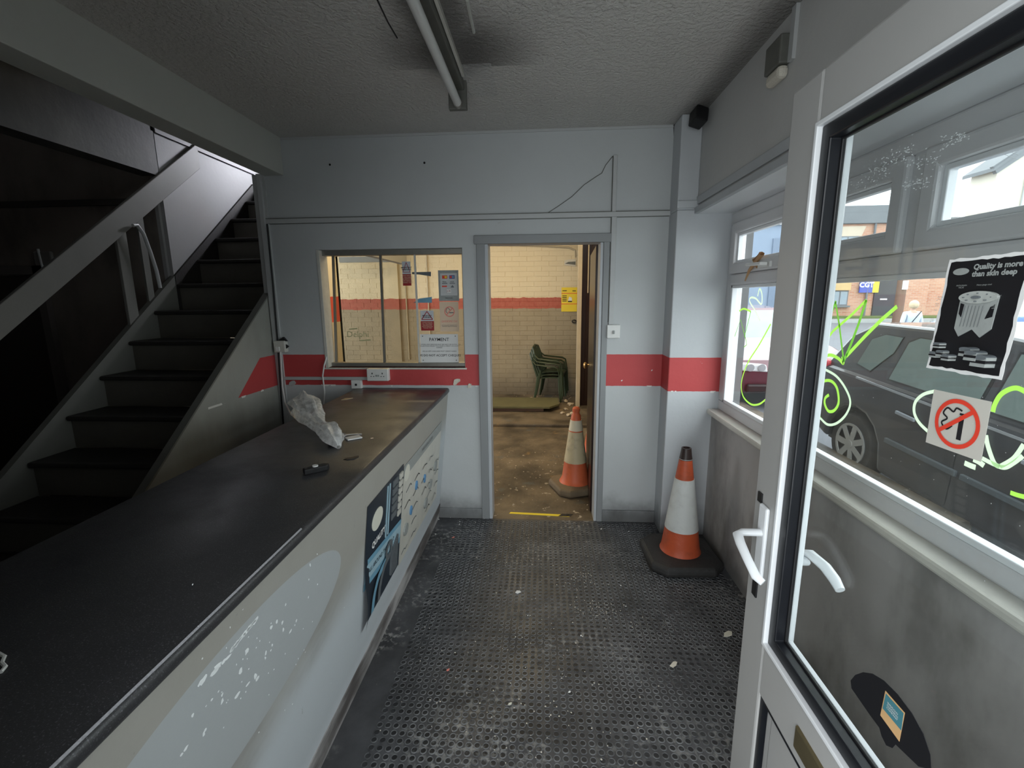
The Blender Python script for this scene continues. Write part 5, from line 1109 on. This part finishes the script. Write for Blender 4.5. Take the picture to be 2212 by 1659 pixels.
# ---- cars
def car(name, loc, label, paint, p, rot=0.0, pitch=0.0, front=False):
    t_ = local_thing(name, loc, label, 'car'); L0, L1 = p['rear'], p['front']; hw = .86; wr = .31; ya_, yf_ = 1.25, -1.27
    def arch(c, n=8): return [(c + (wr+.05)*math.cos(a), .31 + (wr+.05)*math.sin(a)) for a in [math.pi*i/n for i in range(n+1)]]
    ar = arch(ya_)   # from +y to -y
    body = [(L0, .35), (L0+.02, .55), (L0-.02, .85), (L0-.10, p['belt']+.02)] + [(yv, zv) for yv, zv in p['hood']] + [(L1-.02, .62), (L1, .45), (L1+.05, .24), (yf_-wr-.07, .22)]
    body += arch(yf_)[::-1] + [(yf_+wr+.07, .20), (ya_-wr-.07, .20)] + ar[::-1] + [(ya_+wr+.07, .25)]
    MB().prism(body, 0, -hw, hw).build('body', paint, t_, bev=.045, seg=3)
    # cabin
    bz = p['belt']; cab = p['cab']; W_ = lambda z: hw-.03-(z-bz)*.30
    mb = MB(); A = [(-W_(z), y, z) for y, z in cab]; B = [(W_(z), y, z) for y, z in cab]; mb.hexa(A, B); mb.build('cabin', paint, t_, bev=.04, seg=3)
    for s in (-1, 1):
        for i, wv in enumerate(p['wins']):
            a = [(s*(W_(z)+.006), y, z) for y, z in wv]; b = [(s*(W_(z)-.01), y, z) for y, z in wv]
            MB().hexa(a, b).build('side_window', M['cglass'], t_)
            cc = (sum(y for y, z in wv)/len(wv), sum(z for y, z in wv)/len(wv)); big = [(cc[0]+(y-cc[0])*1.05, cc[1]+(z-cc[1])*1.07) for y, z in wv]
            MB().hexa([(s*(W_(z)+.003), y, z) for y, z in big], [(s*(W_(z)-.02), y, z) for y, z in big]).build('window_surround', M['blk'], t_)
        MB().beam((s*(hw-.005), 1.30, bz-.015), (s*(hw-.005), L1+1.35, bz-.075), .02, .018).build('belt_trim', M['chrome'], t_)
        if not front:
            for y0, y1 in ((ya_-.45, .10), (.06, -.88)): MB().box(min(s*(hw-.01), s*(hw+.02)), max(s*(hw-.01), s*(hw+.02)), min(y0, y1), max(y0, y1), .50, .545).build('rubbing_strip', M['pgrey2'], t_, bev=.006)
            for yv in (.62, -.42): MB().beam((s*(hw+.025), yv+.10, .80), (s*(hw+.025), yv-.10, .79), .02, .03).build('door_handle', M['car2b'], t_, bev=.006)
            for yv in (.14, -.98): MB().box(s*(hw-.002) - .002, s*(hw-.002)+.002+.001*s, yv-.004, yv+.004, .26, bz-.05).build('door_gap', M['blk'], t_)
            MB().box(min(s*(hw-.12), s*(hw+.006)), max(s*(hw-.12), s*(hw+.006)), L0-.16, L0-.0, .78, 1.04).build('tail_lamp', M['tail'], t_, bev=.03)
        for c in (ya_, yf_):
            w_ = MB().lathe([(.20, s*(hw-.20)), (.29, s*(hw-.20)), (wr, s*(hw-.16)), (wr, s*(hw-.05)), (.285, s*(hw-.012)), (.205, s*(hw-.02))], (0, c, .31), 28, 0).build('wheel', M['tyre'], t_, smooth=True)
            MB().lathe([(.205, s*(hw-.05)), (.200, s*(hw-.012)), (.185, s*(hw-.022)), (.05, s*(hw-.03))], (0, c, .31), 28, 0).build('wheel_trim', M['pgrey2'], w_, smooth=True)
            mb = MB()
            for k in range(7):
                a = 2*math.pi*k/7; mb.beam((s*(hw-.014), c, .31), (s*(hw-.010), c+.19*math.cos(a), .31+.19*math.sin(a)), .014, .058, (0, -math.sin(a), math.cos(a)))
            mb.lathe([(.205, s*(hw-.012)), (.206, s*(hw-.002)), (.182, s*(hw-.004)), (.18, s*(hw-.012))], (0, c, .31), 28, 0); mb.lathe([(.045, s*(hw-.02)), (.04, s*(hw-.002))], (0, c, .31), 16, 0)
            mb.build('spokes', M['hub'], w_)
    MB().box(-hw+.1, hw-.1, L1+.2, L0-.2, .22, .6).build('underbody', M['blk'], t_)
    if front:
        ws = p['screen']; MB().hexa([(-W_(ws[0][1])+.08, ws[0][0]-.006, ws[0][1]+.004), (W_(ws[0][1])-.08, ws[0][0]-.006, ws[0][1]+.004), (W_(ws[1][1])-.06, ws[1][0]-.006, ws[1][1]+.004), (-W_(ws[1][1])+.06, ws[1][0]-.006, ws[1][1]+.004)],
            [(-W_(ws[0][1])+.08, ws[0][0]+.02, ws[0][1]), (W_(ws[0][1])-.08, ws[0][0]+.02, ws[0][1]), (W_(ws[1][1])-.06, ws[1][0]+.02, ws[1][1]), (-W_(ws[1][1])+.06, ws[1][0]+.02, ws[1][1])]).build('windscreen', M['cglass'], t_)
        for s in (-1, 1):
            hl = MB().prism([(s*.42, .58), (s*.80, .60), (s*.82, .72), (s*.45, .69)], 1, L1-.03, L1+.2).build('headlamp', M['lamp'], t_, bev=.02)
            for q in (.52, .68): MB().lathe([(.055, 0), (.055, -.012), (.035, -.013)], (s*q, L1-.028, .65), 18, 1).build('lamp_ring', M['chrome'], hl)
            MB().box(min(s*.03, s*.36), max(s*.03, s*.36), L1-.03, L1+.1, .52, .66).build('grille', M['blk'], t_, bev=.03)
        MB().box(-.7, .7, L1-.035, L1+.1, .27, .40).build('lower_intake', M['blk'], t_, bev=.03); MB().box(-.26, .26, L1-.05, L1-.02, .42, .53).build('number_plate', M['paper'], t_)
    t_.rotation_euler = (pitch, 0, rot); return t_
p1 = dict(rear=1.93, front=-2.15, belt=.98, hood=[(1.75, 1.0), (-1.05, .97), (-1.25, .97), (-1.9, .80), (-2.08, .72)],
          cab=[(1.88, .95), (1.66, 1.34), (1.42, 1.47), (.2, 1.51), (-.45, 1.47), (-1.30, .95)],
          wins=[[(1.20, 1.05), (1.40, 1.08), (1.36, 1.32), (1.22, 1.38), (1.02, 1.38), (1.04, 1.24)], [(.95, 1.03), (.12, 1.02), (.12, 1.41), (.84, 1.40), (.93, 1.35)], [(.02, 1.02), (-.98, 1.01), (-.50, 1.38), (.02, 1.41)]])
car('hatchback_car', (3.84, 3.25, -.24), 'black grey hatchback car parked close outside the window', M['car1'], p1, 0, math.radians(3.0))
p2 = dict(rear=2.2, front=-2.2, belt=.90, hood=[(2.0, .92), (-.75, .95), (-1.6, .86), (-2.1, .74)],
          cab=[(2.0, .90), (1.2, 1.34), (.6, 1.40), (-.1, 1.38), (-.95, .90)], screen=[(-.90, .93), (-.16, 1.34)],
          wins=[[(1.5, .97), (.62, .97), (.62, 1.30), (1.1, 1.27)], [(.55, .97), (-.62, .97), (-.12, 1.30), (.55, 1.31)]])
car('saloon_car', (3.72, 9.1, gz(9.1)+.0), 'burgundy saloon car facing us, parked behind the black hatchback', M['car2'], p2, 0, math.radians(2.2), True)
car('estate_car', (P(1990, 680, 1, 9).x+2.25, 9.0, gz(9)-.12), 'blue car parked further up the street behind the pedestrian', M['car3'], p2, math.radians(90), 0, True)
# ---- pedestrian, seen from behind
def person(loc, label):
    t_ = local_thing('person', loc, label, 'person')
    def skin(name, verts, edges, rad, mt, lv=2):
        me = bpy.data.meshes.new(name); me.from_pydata(verts, edges, []); me.materials.append(mt)
        o = bpy.data.objects.new(name, me); COL.objects.link(o); o.parent = t_
        sk = o.modifiers.new('skin', 'SKIN'); sk.use_smooth_shade = True
        for i, r in enumerate(rad): me.skin_vertices[0].data[i].radius = (r, r*.8) if isinstance(r, float) else r
        me.skin_vertices[0].data[0].use_root = True
        q = o.modifiers.new('sub', 'SUBSURF'); q.levels = lv; q.render_levels = lv; return o
    V = [(0, 0, .86), (0, 0, 1.05), (0, -.01, 1.28), (0, 0, 1.38), (0, -.01, 1.46), (0, -.02, 1.54), (-.17, 0, 1.31), (-.24, -.02, 1.05), (-.22, -.10, .84), (.17, 0, 1.31), (.24, -.02, 1.05), (.22, -.10, .84), (-.09, 0, .78), (-.10, -.01, .45), (-.10, .03, .06), (.09, 0, .78), (.10, .03, .45), (.10, .10, .06), (-.10, -.10, .04), (.10, -.02, .04)]
    E_ = [(0, 1), (1, 2), (2, 3), (3, 4), (4, 5), (2, 6), (6, 7), (7, 8), (2, 9), (9, 10), (10, 11), (0, 12), (12, 13), (13, 14), (0, 15), (15, 16), (16, 17), (14, 18), (17, 19)]
    skin('body', V, E_, [.14, .13, .13, .05, .075, .06, .06, .045, .035, .06, .045, .035, .085, .06, .04, .085, .06, .04, .035, .035], M['skin'])
    skin('jacket', [(0, 0, .84), (0, 0, 1.05), (0, 0, 1.27), (0, 0, 1.36), (-.18, 0, 1.30), (-.25, -.02, 1.05), (-.23, -.08, .88), (.18, 0, 1.30), (.25, -.02, 1.05), (.23, -.08, .88)], [(0, 1), (1, 2), (2, 3), (2, 4), (4, 5), (5, 6), (2, 7), (7, 8), (8, 9)], [(.20, .15), (.18, .15), (.17, .14), .07, .08, .062, .05, .08, .062, .05], M['jacket'])
    skin('trousers', [(0, 0, .86), (-.09, 0, .76), (-.10, -.01, .45), (-.10, .03, .10), (.09, 0, .76), (.10, .03, .45), (.10, .10, .10)], [(0, 1), (1, 2), (2, 3), (0, 4), (4, 5), (5, 6)], [.16, .10, .075, .06, .10, .075, .06], M['trou'])
    bm = bmesh.new(); bmesh.ops.create_icosphere(bm, subdivisions=3, radius=.112)
    me = bpy.data.meshes.new('hair')
    for v in bm.verts: v.co = Vector((v.co.x*.95, v.co.y*1.05-(-.0), v.co.z*1.15 if v.co.z > 0 else v.co.z*1.0))+Vector((0, -.02, 1.53))
    bm.to_mesh(me); bm.free(); me.materials.append(M['hair']); o = bpy.data.objects.new('hair', me); COL.objects.link(o); o.parent = t_
    MB().beam((.13, -.13, 1.36), (-.16, -.17, .98), .02, .012).build('bag_strap', M['blk'], t_)
    t_.rotation_euler.z = 0; return t_
q = P(1975, 648, 1, 11.2)
pe = person((q.x, 11.2, gz(11.2)), 'pedestrian with short blond hair in a pale blue jacket walking away'); hgt = q.z-gz(11.2); pe.scale = (hgt/1.66,)*3
